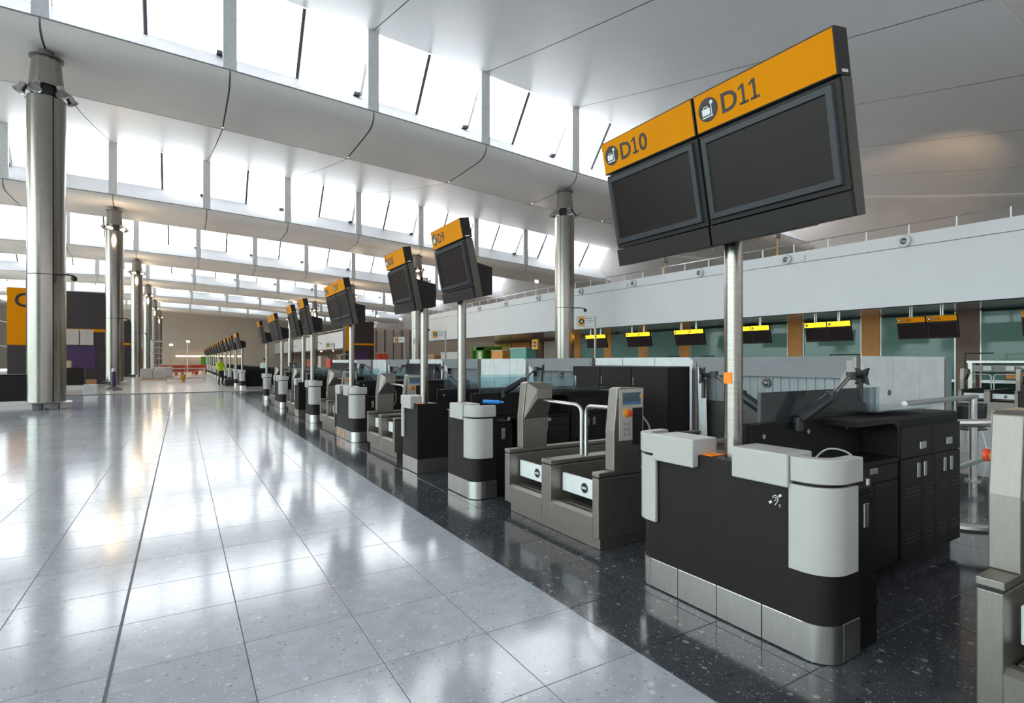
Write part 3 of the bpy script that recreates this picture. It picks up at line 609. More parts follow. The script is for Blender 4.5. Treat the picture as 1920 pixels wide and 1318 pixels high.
# ================================================================== WEIGH-AND-TAG CONVEYORS
CX = 2.9
def make_conveyor(yc, label, group):
    t = empty('baggage_conveyor', (CX, yc, 0), label, 'conveyor', group)
    def bb(name, mt, x0, x1, y0, y1, z0, z1, par=t, bev=.006): return B(CX+x0, CX+x1, yc+y0, yc+y1, z0, z1).build(name, mt, par, bevel=bev)
    LEN = 2.95
    bb('plinth', 'steel_satin', .05, LEN, -.71, .71, 0, .11)
    for y0, y1, nm in ((.66, .75, 'side_wall'), (-.75, -.67, 'side_wall'), (-.08, .07, 'centre_wall')):
        w = bb(nm, 'steel_satin', 0, LEN, y0, y1, .105, .60); bb('top_rail', 'steel_satin', 0, LEN, y0-.004, y1+.004, .612, .65, w); bb('shadow_gap', 'black_gap', .01, LEN-.01, y0+.004, y1-.004, .60, .612, w, 0)
    for y0, y1 in ((.07, .66), (-.67, -.08)):
        m = MB(); m.prism([(CX+.0, .105), (CX+.0, .27), (CX+.03, .295), (CX+.10, .285), (CX+.10, .105)], yc+y0, yc+y1, 'y'); m.build('front_panel', 'steel_satin', t)
        b = bb('belt', 'belt', .10, LEN, y0+.01, y1-.01, .2, .27)
        bb('roller', 'steel_dark', .12, .2, y0+.01, y1-.01, .27, .285)
        u = bb('bumper', 'bumper_white', .12, .15, y0+.004, y1-.02, .37, .535)
        m = MB(); m.M = Matrix.Translation((CX+.12, yc+(y0+y1)/2-.05, .452)) @ Matrix.Rotation(-math.pi/2, 4, 'Y'); m.lathe([(.045, 0), (.045, .004)], 20); m.build('logo_disc', 'bezel', u)
        B(CX+.112, CX+.116, yc+(y0+y1)/2-.08, yc+(y0+y1)/2-.02, .444, .460).build('logo_bar', 'sign_white', u)
        bb('inner_tray', 'steel_dark', .37, 1.2, y0+.01, y1-.01, .30, .33)
    # hand hoops on the centre wall
    for sy in (1, -1):
        MB().tube(bend([(CX+.45, yc-.005+sy*.035, .65), (CX+.45, yc-.005+sy*.035, 1.13), (CX+.38, yc+sy*.66, 1.15)], .09, 7), .019, 12).build('hoop', 'steel_pale', t, smooth=True)
    # towers: staff side carries the controls
    for sy in (1, -1):
        yw = yc+sy*.705; m = MB(); d = .055
        inn, out = yw-sy*d, yw+sy*d
        m.prism([(CX+.16, .65), (CX+.16, .98), (CX+.20, 1.33), (CX+.24, 1.345), (CX+.50, 1.335), (CX+.485, 1.05), (CX+.47, .65)], min(inn, out), max(inn, out), 'y')
        tw = m.build('tower', 'steel_satin', t, bevel=.006)
        if sy > 0:   # its back shows to the viewer; sloping undercut coloured dark for its shade
            f0 = inn-.0005; f1 = inn-.07
            A0, A1, B0, B1 = (CX+.175, f0, .955), (CX+.474, f0, .96), (CX+.30, f1, 1.17), (CX+.485, f1, 1.17)
            C0, C1, T0, T1 = (CX+.30, f1, 1.27), (CX+.488, f1, 1.27), (CX+.22, f0, 1.335), (CX+.495, f0, 1.33)
            MB().add([A0, A1, B1, B0], [(0,1,2,3)]).build('undercut', 'undercut_shade', tw)
            MB().add([A0, A1, B0, B1, C0, C1, T0, T1], [(2,3,5,4), (4,5,7,6), (0,2,4,6), (1,7,5,3)]).build('display_hood', 'steel_satin', tw)
        f = out if sy < 0 else out; e = -.003 if sy < 0 else .003
        def fb(name, mt, x0, x1, z0, z1, th, par=tw, bev=0):
            y0, y1 = sorted((f, f+sy*th)); return B(CX+x0, CX+x1, y0, y1, z0, z1).build(name, mt, par, bevel=bev)
        pn = fb('control_panel', 'panel_cream', .215, .485, .90, 1.33, .006)
        sc = fb('display', 'lcd', .25, .45, 1.20, 1.30, .010, pn); 
        y0, y1 = sorted((f+sy*.010, f+sy*.012)); B(CX+.255, CX+.44, y0, y1, 1.205, 1.22).build('display_bar', 'lcd_blue', pn)
        y0, y1 = sorted((f+sy*.006, f+sy*.012)); B(CX+.44, CX+.465, y0, y1, 1.255, 1.285).build('yellow_label', 'knob_yellow', pn)
        m = MB(); m.M = Matrix.Translation((CX+.29, f, 1.13)) @ Matrix.Rotation(sy*-math.pi/2, 4, 'X'); m.lathe([(.036, .006), (.036, .02), (.022, .02), (.022, .03)], 16); m.build('emergency_stop', 'knob_yellow', pn, smooth=True)
        m = MB(); m.M = Matrix.Translation((CX+.29, f, 1.13)) @ Matrix.Rotation(sy*-math.pi/2, 4, 'X'); m.lathe([(.024, .03), (.03, .04), (.028, .055), (.001, .06)], 16, cap=False); m.build('stop_button', 'knob_red', pn, smooth=True)
        for r in range(3):
            for q in range(2):
                m = MB(); m.M = Matrix.Translation((CX+.265+.045*q, f, 1.04-.045*r)) @ Matrix.Rotation(sy*-math.pi/2, 4, 'X'); m.lathe([(.014, .006), (.014, .014)], 12); m.build('button', 'button_grey', pn, smooth=True)
        fb('card_slot', 'case_black', .36, .47, .86, 1.17, .012)
        MB().tube(bend([(CX+.47, yw+sy*.06, 1.10), (CX+.56, yw+sy*.07, 1.0), (CX+.56, yw+sy*.06, .80), (CX+.48, yw+sy*.05, .70)], .06), .008, 6).build('cable', 'button_grey', tw, smooth=True)
        MB().tube([(CX+.42, f+sy*.014, .93), (CX+.44, f+sy*.02, .82), (CX+.43, f+sy*.012, .74)], .004, 5).build('cable', 'black_gap', tw)
    return t
CG = 'baggage conveyors between the desks'
conv = make_conveyor(YD+1.98, 'stainless steel twin-lane baggage conveyor between the desks of D10 and D9', CG)
def put_conv(y, label, keep=None, x=CX, group=CG):
    o = copy_tree(conv, None, keep); o.location = (x, y, 0); tag(o, label, 'conveyor', group)
put_conv(YD-1.98, 'stainless steel baggage conveyor cut off by the right edge of the picture')
put_conv(YD+PER-1.98, 'twin-lane baggage conveyor between the desks of D8 and D7')
put_conv(YD+PER+1.98, 'twin-lane baggage conveyor between the desks of D6 and D5')
put_conv(YD+2*PER-1.98, 'twin-lane baggage conveyor between the desks of D4 and D3')
put_conv(YD+2*PER+1.98, 'distant baggage conveyor between the desks of D2 and D1')
put_conv(6.87, 'baggage conveyor in the rear row below the balcony', None, 21.8, 'rear conveyors')

# ================================================================== BACK LINE: tunnels and cabinets behind the desks
BX0, BX1, BT = 6.3, 8.5, 1.62
def make_tunnel(yc, label, last=False):
    h = 1.13
    t = empty('baggage_tunnel', (BX0, yc, 0), label, 'baggage tunnel', 'steel baggage tunnels behind the desks')
    for s in (1, -1): B(BX0+.02, BX1, *sorted((yc+s*h, yc+s*(h-.10))), 0, BT).build('jamb', 'steel_satin', t, bevel=.005)
    m = MB()   # sloping hood
    m.add([(BX0, yc-h, BT), (BX0, yc+h, BT), (BX0+.10, yc-h+.2, BT-.25), (BX0+.10, yc+h-.2, BT-.25), (BX1, yc-h, BT), (BX1, yc+h, BT), (BX1, yc-h+.2, BT-.2), (BX1, yc+h-.2, BT-.2),
           (BX0, yc-h, 0), (BX0, yc+h, 0), (BX0+.16, yc-h+.2, 0), (BX0+.16, yc+h-.2, 0)],
          [(0,1,3,2), (0,4,5,1), (4,6,7,5), (2,3,7,6), (0,2,10,8), (1,9,11,3)]); m.build('hood', 'hood_grey', t)
    cu = B(BX0+.22, BX0+.24, yc-h+.2, yc+h-.2, 1.0, BT-.2).build('curtain', 'curtain', t)
    for i in range(17): B(BX0+.212, BX0+.222, yc-h+.22+i*.11, yc-h+.32+i*.11, 1.0, BT-.21).build('curtain_strip', 'curtain', cu)
    m = MB(); m.M = Matrix.Translation((BX0+.2, yc+.05, 1.28)) @ Matrix.Rotation(-math.pi/2, 4, 'Y'); m.lathe([(.06, 0), (.06, .02), (.045, .02), (.03, .035), (.001, .04)], 18, cap=False); m.build('emblem', 'steel_dark', t, smooth=True)
    B(BX0+.24, BX0+.3, yc-h+.1, yc+h-.1, .2, 1.0).build('inner_panel', 'steel_dark', t)
    B(BX0-.35, BX0+.3, yc-h+.2, yc+h-.2, .35, .42).build('belt', 'belt', t)
    return t
TC = [YD+1.98+.1, YD+PER-1.98-.4, YD+PER+1.98, YD+2*PER-1.98, YD+2*PER+1.98]
TL = ['behind the nearest conveyor, beside the orange sticker pole', 'behind the conveyor of D8, second from the right', 'third from the right, behind the pole of D9', 'fourth from the right', 'farthest of the near island']
for y, l in zip(TC, TL): make_tunnel(y, 'stainless steel baggage tunnel with strip curtain, '+l)
def cab_row(y0, y1, n, dark, label, front=BX0+.06):
    t = empty('cabinet_row', (front, (y0+y1)/2, 0), label, 'cabinets', 'low cabinets between the baggage tunnels')
    B(front+.02, BX1, y0, y1, 0, BT-.01).build('body', 'seam_grey', t)
    w = (y1-y0)/n
    for i in range(n):
        a, b = y0+i*w+.008, y0+(i+1)*w-.008
        if dark:
            B(front, front+.02, a, b, BT-.13, BT).build('top_panel', 'bumper_white', t, bevel=.002); B(front-.5 if dark == 2 else front, front+.02, a, b, .05, BT-.14).build('door', 'laminate', t, bevel=.003)
            B(front-.512 if dark == 2 else front-.012, front-.5 if dark == 2 else front, b-.05, b-.035, 1.2, 1.32).build('handle', 'steel_pale', t)
        else:
            B(front, front+.02, a, b, .6, BT).build('panel', 'bumper_white', t, bevel=.002); B(front, front+.02, a, b, .05, .59).build('panel', 'bumper_white', t)
    return t
cab_row(TC[0]+1.14, TC[1]-1.14, 3, 2, 'black cabinets with pale top panels between the first and second baggage tunnels')
cab_row(TC[1]+1.14, TC[2]-1.14, 3, 0, 'pale cabinet panels between the second and third baggage tunnels')
cab_row(TC[2]+1.14, TC[3]-1.14, 3, 1, 'black and pale cabinets between the third and fourth baggage tunnels')
cab_row(TC[3]+1.14, TC[4]-1.14, 3, 0, 'pale cabinet panels between the fourth and fifth baggage tunnels')
cab_row(TC[4]+1.14, 27.5, 4, 1, 'black and pale cabinets beyond the fifth baggage tunnel')
# end face of the line, towards the viewer
t = empty('end_cabinets', (7.4, 3.05, 0), 'row of pale cabinet doors closing the near end of the baggage line', 'cabinets')
ey = TC[0]-1.15
B(BX0, BX1+.12, ey, ey+.02, 0, BT-.005).build('body', 'steel_satin', t)
for i in range(3):
    a = BX0+.08+i*.69; p = B(a, a+.675, ey-.02, ey, .25 if i else 1.05, BT).build('panel', 'bumper_white', t, bevel=.003)
    if i == 0:
        m = MB(); m.M = Matrix.Translation((a+.6, ey-.02, 1.2)) @ Matrix.Rotation(math.pi/2, 4, 'X'); m.lathe([(.035, 0), (.035, .008)], 14); m.build('lock', 'steel_dark', p)
B(BX0+.08, BX0+.755, ey-.018, ey, .25, 1.03).build('panel', 'bumper_white', t, bevel=.003)
B(BX0+2.16, BX1+.12, ey-.03, ey, 0, BT).build('corner_post', 'steel_pale', t)
# ================================================================== HANGING SIGNS UNDER THE BALCONY
def hang_sign(yc, words, lit, label):
    x = bx(yc)+.75; t = empty('hanging_sign', (x, yc, ZS), label, 'sign', 'screens hanging below the balcony')
    for i, yl in enumerate((yc+.86, yc-.01) if len(words) == 2 else (yc+.43,)):
        F = sign_frame(yl, x, 2.31); W, H = .84, .75
        def b6(name, mt, a0, a1, b0, b1, c0, c1, par=t):
            m = MB(); m.M = F; m.box(a0, a1, b0, b1, c0, c1); return m.build(name, mt, par, bevel=.003)
        hd = b6('header_box', 'case_black', 0, W, .56, H, -.1, 0); b6('header_face', 'yellow_lit' if lit else 'yellow', .008, W-.008, .567, H-.007, -.01, .003, hd)
        cs = b6('display_case', 'case_black', 0, W, 0, .55, -.1, -.004); b6('screen', 'screen', .05, W-.05, .05, .50, -.006, -.002, cs)
        m = MB(); m.M = F; m.lathe([(.062, .0035), (.062, .0045)], 20, (.09, .655, 0)); m.build('symbol_disc', 'sign_ink', hd)
        m = MB(); m.M = F; m.box(.055, .115, .63, .67, .0047, .006); m.box(.07, .10, .67, .685, .0047, .006); m.build('luggage_symbol', 'sign_white', hd)
        text_mesh('sign_number', words[i], .15, F @ Matrix.Translation((.185, .60, .0035)), 'sign_ink', hd)
        ym = yl-.42
        for dy in (-.03, .03): MB().tube([(x-.10, ym+dy, 2.95), (x-.10, ym+dy, ZS)], .02, 8).build('hanger', 'steel_pale', t)
HS = [(5.03, ('D32', 'D33'), 0, 'at the right edge of the picture'), (8.23, ('D30', 'D31'), 0, 'unlit, above the rear conveyor'), (11.36, ('D28', 'D29'), 1, 'glowing, right of the orange pier'), (14.45, ('D26', 'D27'), 1, 'glowing, right beside the tall pole'),
      (17.6, ('D24', 'D25'), 1, 'glowing, left of the tall pole'), (20.75, ('D22', 'D23'), 1, 'glowing, fifth pair from the right edge'), (23.9, ('D20', 'D21'), 1, 'glowing, beside the wayfinding board'), (26.9, ('D20',), 1, 'single one next to the steel column')]
for y, wds, lit, l in HS: hang_sign(y, wds, lit, 'black screens with yellow headers hung from the soffit, '+l)
# thin black barrier frames on the rear desks
for n, y in enumerate((7.6, 10.9, 12.0, 17.6, 20.4)):
    t = empty('scanner_frame', (22.3, y, 0), 'thin black frame standing on the rear desks, %s from the right' % NTH[n], 'frame', 'frames on the rear desks')
    MB().tube([(22.3, y, 0), (22.3, y, 1.83)], .025, 6).build('post', 'black_plastic', t); MB().tube([(22.3, y, 1.82), (22.3, y+(.75 if n % 2 else -.75), 1.82)], .022, 6).build('bar', 'black_plastic', t)
put_desk('double', 4.89, 'rear check-in desk with white round end at the right edge of the picture', 'rear desks', FAR[:5]+('worktop',), 21.69)
t = empty('rear_scanner', (24, 6.9, 0), 'grey steel scanner gantry behind the rear conveyor', 'scanner')
for y in (6.0, 7.9): B(23.6, 23.9, y-.06, y+.06, 0, 1.5).build('post', 'steel_pale', t)
B(23.6, 23.9, 5.9, 8.0, 1.5, 1.58).build('lintel', 'steel_pale', t); B(23.62, 23.7, 6.06, 7.84, 1.2, 1.42).build('housing', 'steel_dark', t)
for y in (6.3, 6.7, 7.3): B(23.55, 23.62, y, y+.22, 1.24, 1.4).build('box', 'bumper_white', t)
B(23.50, 23.62, 6.1, 6.9, .98, 1.15).build('orange_panel', 'orange_paint', t)
# ================================================================== WAYFINDING
def way_board(x, y, z, wd, label):
    t = empty('wayfinding_board', (x, y, 0), label, 'sign', 'wayfinding boards on posts'); h = .47
    F = Matrix(((c_, 0, -s_, x-wd/2*c_), (-s_, 0, -c_, y+wd/2*s_), (0, 1, 0, z), (0, 0, 0, 1)))
    def b6(name, mt, a0, a1, b0, b1, c0, c1, par=t):
        m = MB(); m.M = F; m.box(a0, a1, b0, b1, c0, c1); return m.build(name, mt, par)
    bd = b6('board', 'hood_grey', 0, wd, 0, h, -.05, 0); b6('text_panel', 'bumper_white', wd*.48, wd-.02, .02, h-.02, 0, .004, bd); b6('pictogram_panel', 'knob_yellow', wd*.12, wd*.46, .01, h-.01, 0, .005, bd)
    m = MB(); m.M = F; m.lathe([(.12, .006), (.12, .008)], 20, (wd*.29, h/2, 0)); m.build('symbol_disc', 'sign_ink', bd)
    m = MB(); m.M = F; m.box(wd*.29-.05, wd*.29+.05, h/2-.05, h/2+.02, .009, .011); m.box(wd*.29-.03, wd*.29+.03, h/2+.02, h/2+.05, .009, .011); m.build('luggage_symbol', 'sign_white', bd)
    for k, wds in enumerate(('Please have', 'your boarding', 'pass ready')): text_mesh('board_text', wds, .062, F @ Matrix.Translation((wd*.5, h-.12-.10*k, .005)), 'sign_ink', bd)
    p = F @ Vector((wd+.03, 0, -.03)); MB().box(p.x-.035, p.x+.035, p.y-.035, p.y+.035, 0, z+h).build('post', 'steel_pale', t)
way_board(15.9, 19.6, 3.16, .85, 'wayfinding board on a post right of the large steel column')
way_board(14.15, 32.4, 3.05, .90, 'wayfinding board on a post between the poles of D8 and D9')
way_board(15.4, 43.3, 3.1, .90, 'wayfinding board on a post in front of the cladding panels')
way_board(14.0, 61.7, 3.1, .90, 'farthest wayfinding board, left of the dark portal')
t = empty('pictogram_sign', (20.1, 29.9, 3.39), 'orange square sign with a dark round pictogram hanging under the balcony', 'sign')
B(19.95, 20.1, 29.55, 30.2, 2.35, 3.0).build('box', 'knob_yellow', t); m = MB(); m.M = Matrix.Translation((19.95, 29.87, 2.68)) @ Matrix.Rotation(-math.pi/2, 4, 'Y'); m.lathe([(.19, 0), (.19, .006)], 24); m.build('symbol_disc', 'sign_ink', t)
B(19.94, 19.943, 29.8, 29.95, 2.62, 2.74).build('luggage_symbol', 'sign_white', t)
for y in (29.65, 29.87, 30.1): MB().tube([(20.03, y, 3.0), (20.03, y, 3.39)], .015, 6).build('hanger', 'black_plastic', t)
# ================================================================== SHOPS AND BOOTHS BEYOND
t = empty('green_booth', (21.7, 39.4, 0), 'bright green booth with an opening and a square emblem', 'booth')
B(20.8, 22.6, 38.7, 40.6, 0, .3).build('base', 'green', t); B(20.8, 22.6, 40.5, 40.6, .3, 2.7).build('side', 'green', t); B(20.8, 20.9, 38.7, 39.8, .3, 2.7).build('front', 'green', t); B(20.8, 22.6, 38.7, 40.6, 2.45, 2.75).build('roof', 'green', t); B(22.5, 22.6, 38.7, 40.6, .3, 2.5).build('rear', 'green', t)
B(20.78, 20.8, 38.95, 39.4, 1.75, 2.35).build('emblem', 'sign_white', t)
def panel_box(name, mt, x0, x1, y0, y1, h, label, cat):
    t = empty(name, ((x0+x1)/2, (y0+y1)/2, 0), label, cat)
    B(x0, x1, y0, y1, .1, h).build('body', mt, t, bevel=.02); B(x0+.05, x1-.05, y0+.05, y1-.05, 0, .1).build('base', 'steel_dark', t); B(x0-.03, x1+.03, y0-.03, y1+.03, h, h+.05).build('top', 'white_paint', t)
panel_box('teal_kiosk', 'teal', 20.0, 20.8, 31.0, 33.1, 2.45, 'teal panelled kiosk below the orange pictogram sign', 'kiosk')
panel_box('orange_kiosk', 'orange_paint', 20.6, 21.6, 35.2, 36.9, 2.35, 'orange kiosk between the green booth and the teal kiosk', 'kiosk')
panel_box('white_counter', 'white_paint', 20.0, 20.8, 41.6, 45.2, 2.30, 'long white counter left of the green booth', 'counter')
panel_box('tan_counter', 'cardboard', 19.9, 20.7, 46.5, 52.0, 2.1, 'tan counter behind the poles of D8', 'counter')
panel_box('red_display', 'red', 16.9, 17.9, 53.5, 54.4, 2.35, 'small red display stand in front of the cladding panels', 'display stand')
B0 = [('red', 70, 1.6), ('green', 74, 2.6), ('white_paint', 78, 2.3), ('brown_wall', 83, 2.5), ('red', 90, 1.9), ('wall_beige', 97, 2.4), ('red', 106, 1.8)]
for n, (mt, y, h) in enumerate(B0): panel_box('shop_stand', mt, 20.5, 21.7, y, y+3.2, h, '%s shop stand under the far balcony, %s from the near end' % ({'red': 'red', 'green': 'green', 'white_paint': 'white', 'brown_wall': 'brown', 'wall_beige': 'beige'}[mt], NTH[n]), 'stand')
for n, y in enumerate((64, 69, 75, 82, 90, 99)):
    t = empty('ceiling_lamp', (21, y, 3.3), 'small warm downlight under the far balcony, %s from the near end' % NTH[n], 'lamp', 'downlights under the far balcony')
    MB().lathe([(.2, 3.22), (.24, 3.3)], 12, (21, y, 0)).build('trim', 'white_paint', t); MB().lathe([(.17, 3.20), (.17, 3.22)], 12, (21, y, 0)).build('lamp_lens', 'lamp_on', t)
# ================================================================== DARK PORTALS WITH YELLOW STRIPES
def portal(x0, x1, y, h, label, word, ye, lower='purple'):
    t = empty('zone_portal', ((x0+x1)/2, y, 0), label, 'portal', 'dark zone portals')
    B(x0, x1, y, y+1.0, 0, h).build('block', 'portal_dark', t, bevel=.01)
    B(x0+ye, x1, y-.03, y, h*.57, h*.60).build('stripe', 'yellow', t)
    B(x0+ye, x1-.6, y-.02, y, 1.0, 2.55).build('lower_panel', lower, t)
    if ye:
        yp = B(x0, x0+ye, y-.04, y, 2.6, h+.05).build('zone_panel', 'yellow', t)
        if word: text_mesh('zone_letter', word, 1.25, Matrix(((1, 0, 0, x0+.33), (0, 0, -1, y-.042), (0, 1, 0, h-1.15), (0, 0, 0, 1))), 'sign_ink', yp)
    MB().tube([(x1-3.0+.55*math.cos(a*.3), y-.06, 1.75+.55*math.sin(a*.3)) for a in range(0, 12)], .02, 6).build('ring_print', 'white_paint', t)
    return t
PY = 46.0
P1 = portal(-9.43, -4.35, PY, 6.2, 'dark portal wall with yellow panel and letter C behind the nearest left column', 'C', 1.75)
for i in range(3): B(-7.35+i*.78, -6.62+i*.78, PY-.05, PY-.02, 2.65, 3.68).build('poster', 'paper', P1)
portal(-9.2, -4.25, 66.5, 5.6, 'second dark portal wall with yellow stripe, between the left columns', None, 0)
portal(14.0, 16.9, 55, 5.6, 'dark portal with purple foot on the right beyond the signs', None, .55)
def counter(x0, x1, y0, y1, h, label):
    t = empty('dark_counter', ((x0+x1)/2, (y0+y1)/2, 0), label, 'counter')
    B(x0, x1, y0, y1, .17, h).build('body', 'laminate', t, bevel=.01); B(x0+.01, x1-.01, y0-.005, y1, .0, .17).build('plinth', 'steel_pale', t); B(x0-.02, x1+.02, y0-.02, y1+.02, h, h+.03).build('top', 'laminate_black', t)
counter(-8.2, -4.3, 25.0, 25.8, 1.07, 'long black counter at the left edge behind the nearest column')
counter(-6.6, -4.85, 40.0, 40.8, 1.15, 'black counter with steel plinth in front of the purple wall')
# ================================================================== LOOSE THINGS ON THE FAR FLOOR
def carton(x, y, sx, sy, h, mt, label, cat='box', z=.012):
    t = empty('carton', (x, y, z), label, cat)
    B(x-sx/2, x+sx/2, y-sy/2, y+sy/2, z, z+h).build('body', mt, t, bevel=.01)
    for s in (-1, 1):
        m = MB(); m.add([(x-sx/2, y+s*sy/2, z+h), (x+sx/2, y+s*sy/2, z+h), (x+sx/2, y+s*sy*.02, z+h+.012), (x-sx/2, y+s*sy*.02, z+h+.012)], [(0,1,2,3)]); m.build('flap', mt, t)
    return t
carton(-3.62, 31.9, .48, .48, .45, 'white_paint', 'white box standing at the edge of the floor sheeting')
carton(-5.9, 40.3, .85, .5, .40, 'wood_pale', 'pale carton lying on the black counter by the purple wall', z=1.18)
carton(-5.7, 43.6, .5, .5, .52, 'cardboard', 'taller brown carton beside the black counter'); carton(-4.95, 43.6, .6, .5, .38, 'cardboard', 'lower brown carton in front of the portal')
t = empty('wrapped_pallet', (-2.0, 54, 0), 'pallet of boxes wrapped in grey film beside the columns', 'pallet')
B(-2.9, -1.1, 53.4, 54.6, .012, .15).build('pallet', 'wood_pale', t); B(-2.85, -2.0, 53.45, 54.5, .15, .95).build('load', 'paper', t, bevel=.04); B(-1.98, -1.15, 53.45, 54.5, .15, .80).build('load', 'paper', t, bevel=.04)
t = empty('wrapped_pallet', (-1.5, 62, 0), 'smaller grey wrapped pallet behind the first one', 'pallet')
B(-2.2, -.7, 61.5, 62.5, .012, .15).build('pallet', 'wood_pale', t); B(-2.15, -.75, 61.5, 62.5, .15, 1.0).build('load', 'hood_grey', t, bevel=.05)
t = empty('stanchion', (-3.1, 35.9, 0), 'purple stanchion on a black cone foot near the second left column', 'stanchion')
MB().lathe([(.42, .012), (.40, .05), (.20, .17), (.09, .26), (.08, .30)], 4, (-3.1, 35.9, 0)).build('foot', 'black_plastic', t); MB().lathe([(.11, .28), (.11, 1.0)], 14, (-3.1, 35.9, 0)).build('sleeve', 'purple', t, smooth=True); MB().lathe([(.085, 1.0), (.085, 1.16), (.04, 1.18)], 14, (-3.1, 35.9, 0)).build('head', 'hood_grey', t, smooth=True)
def scaffold(x0, x1, y0, y1, h, levels, label, board):
    t = empty('scaffold_tower', ((x0+x1)/2, (y0+y1)/2, 0), label, 'scaffold')
    for x in (x0, x1):
        for y in (y0, y1): MB().tube([(x, y, .01), (x, y, h)], .04, 6).build('upright', 'scaffold', t)
    for z in levels:
        for y in (y0, y1): MB().tube([(x0, y, z), (x1, y, z)], .03, 6).build('ledger', 'scaffold', t)
        for x in (x0, x1): MB().tube([(x, y0, z), (x, y1, z)], .03, 6).build('transom', 'scaffold', t)
    MB().tube([(x0, y0, levels[0]), (x1, y0, levels[-1])], .025, 6).build('brace', 'scaffold', t)
    for i in range(4): B(x0-.1, x1+.1, y0+(y1-y0)*i/4+.02, y0+(y1-y0)*(i+1)/4-.02, board, board+.06).build('plank', 'wood_pale', t)
scaffold(-2.35, .5, 59.3, 60.8, 3.5, (.5, 1.2, 1.8, 2.8, 3.4), 'white scaffold tower with timber deck at the far end of the hall', 2.25)
scaffold(-1.0, 1.6, 49.5, 50.7, 1.05, (.2, .95), 'low scaffold trestle with timber deck in front of the tower', .95)
t = empty('bucket', (.1, 50.1, .01), 'yellow bucket under the low scaffold', 'bucket'); MB().lathe([(.16, .012), (.24, .5), (.22, .5), (.15, .05)], 14, (.1, 50.1, 0)).build('body', 'knob_yellow', t); MB().tube([(.1+.22*math.cos(a), 50.1, .5+.2*math.sin(a)) for a in [math.pi*i/8 for i in range(9)]], .012, 5).build('bail', 'steel_pale', t)
for n, (x, y) in enumerate(((-1.2, 72), (.8, 72.5), (2.0, 80))):
    t = empty('barrier', (x, y, 0), 'red plastic barrier at the far end, %s' % ('left one', 'middle one', 'right one')[n], 'barrier')
    B(x-1.0, x+1.0, y-.06, y+.06, .35, 1.1).build('board', 'red', t, bevel=.03); [B(x+s-.25, x+s+.05, y-.3, y+.3, .012, .35).build('foot', 'red', t) for s in (-.6, .8)]
panel_box('green_box', 'green', 3.0, 5.2, 112, 113, 2.4, 'green panel box at the far end of the hall', 'box')
def flood(x, y, z0, h, lit, label, mt='knob_yellow'):
    t = empty('floodlight', (x, y, z0), label, 'floodlight')
    for q in range(3):
        a = math.radians(90+120*q); MB().tube([(x+.45*math.cos(a), y+.45*math.sin(a), z0), (x, y, z0+h*.6)], .02, 6).build('leg', mt, t)
    MB().tube([(x, y, z0+h*.5), (x, y, z0+h)], .022, 6).build('mast', mt, t)
    hd = B(x-.16, x+.16, y-.06, y+.06, z0+h, z0+h+.24).build('head', 'steel_dark', t, bevel=.02)
    B(x-.13, x+.13, y-.07, y-.06, z0+h+.03, z0+h+.21).build('lamp_lens', 'lamp_glow' if lit else 'lens_grey', hd)
flood(-.9, 66, .012, 3.1, 1, 'lit floodlight on a tripod beside the scaffold tower'); flood(.55, 64, .012, 3.4, 1, 'second lit floodlight right of the scaffold tower')
flood(20.75, 19.3, 5.15, 1.35, 0, 'unlit yellow tripod floodlight behind the parapet, left of the front sign pole'); flood(21.1, 13.5, 5.15, 1.5, 0, 'unlit yellow tripod floodlight behind the parapet, right of the front sign pole')
flood(21.6, 5.4, 5.15, 1.55, 1, 'large yellow floodlight behind the parapet at the right edge, lit towards the roof')
_ld = bpy.data.lights.new('flood_beam', 'SPOT'); _ld.energy = 1500; _ld.color = (1, .66, .36); _ld.spot_size = math.radians(34); _ld.spot_blend = .8; _ld.shadow_soft_size = .1
_lo = bpy.data.objects.new('flood_beam', _ld); COL.objects.link(_lo); _lo.location = (21.75, 5.6, 6.95); _lo.rotation_euler = (Vector((31.5, 12.4, 10.3))-Vector((21.75, 5.6, 6.95))).to_track_quat('-Z', 'Y').to_euler()
pass; flood(22.5, 33.5, 5.15, 2.2, 1, 'lit floodlight on the upper level left of the steel column')
flood(18.9, 60.2, 5.3, 1.2, 1, 'lit floodlight on top of the cross wall, left one', 'scaffold'); flood(21.6, 60.2, 5.3, 1.0, 1, 'lit floodlight on top of the cross wall, right one', 'scaffold')
t = empty('strip_light', (4, 140.9, 2.6), 'warm strip light along the foot of the end wall', 'strip light'); B(-1, 12, 140.7, 140.85, 2.55, 2.8).build('diffuser', 'strip_warm', t); B(-1.1, 12.1, 140.85, 140.99, 2.45, 2.9).build('housing', 'white_paint', t)
# ================================================================== HANDRAIL, CHAIR, TABLE AT THE RIGHT
t = empty('handrail', (8.85, 2.93, 0), 'stainless steel handrail on a round post behind the front desk', 'handrail')
MB().lathe([(.045, .02), (.045, 1.08)], 14, (8.85, 2.93, 0)).build('post', 'steel_pale', t, smooth=True); MB().lathe([(.09, 0), (.09, .02)], 16, (8.85, 2.93, 0)).build('base_plate', 'steel_pale', t)
MB().tube([(6.85, 2.88, 1.09), (8.95, 2.93, 1.10)], .032, 10).build('top_rail', 'steel_pale', t, smooth=True)
MB().tube([(7.7, 2.85, .25), (9.1, 2.93, .25)], .04, 10).build('low_rail', 'steel_pale', t, smooth=True)
MB().tube(bend([(6.5, 2.95, .9), (7.25, 2.35, .9), (7.8, 2.3, .9), (9.4, 2.52, .93)], .3), .045, 10).build('middle_rail', 'steel_pale', t, smooth=True)
t = empty('bumper_rail', (5.8, 1.8, 0), 'low bent steel bumper rail at the foot of the front desk cabinets', 'rail')
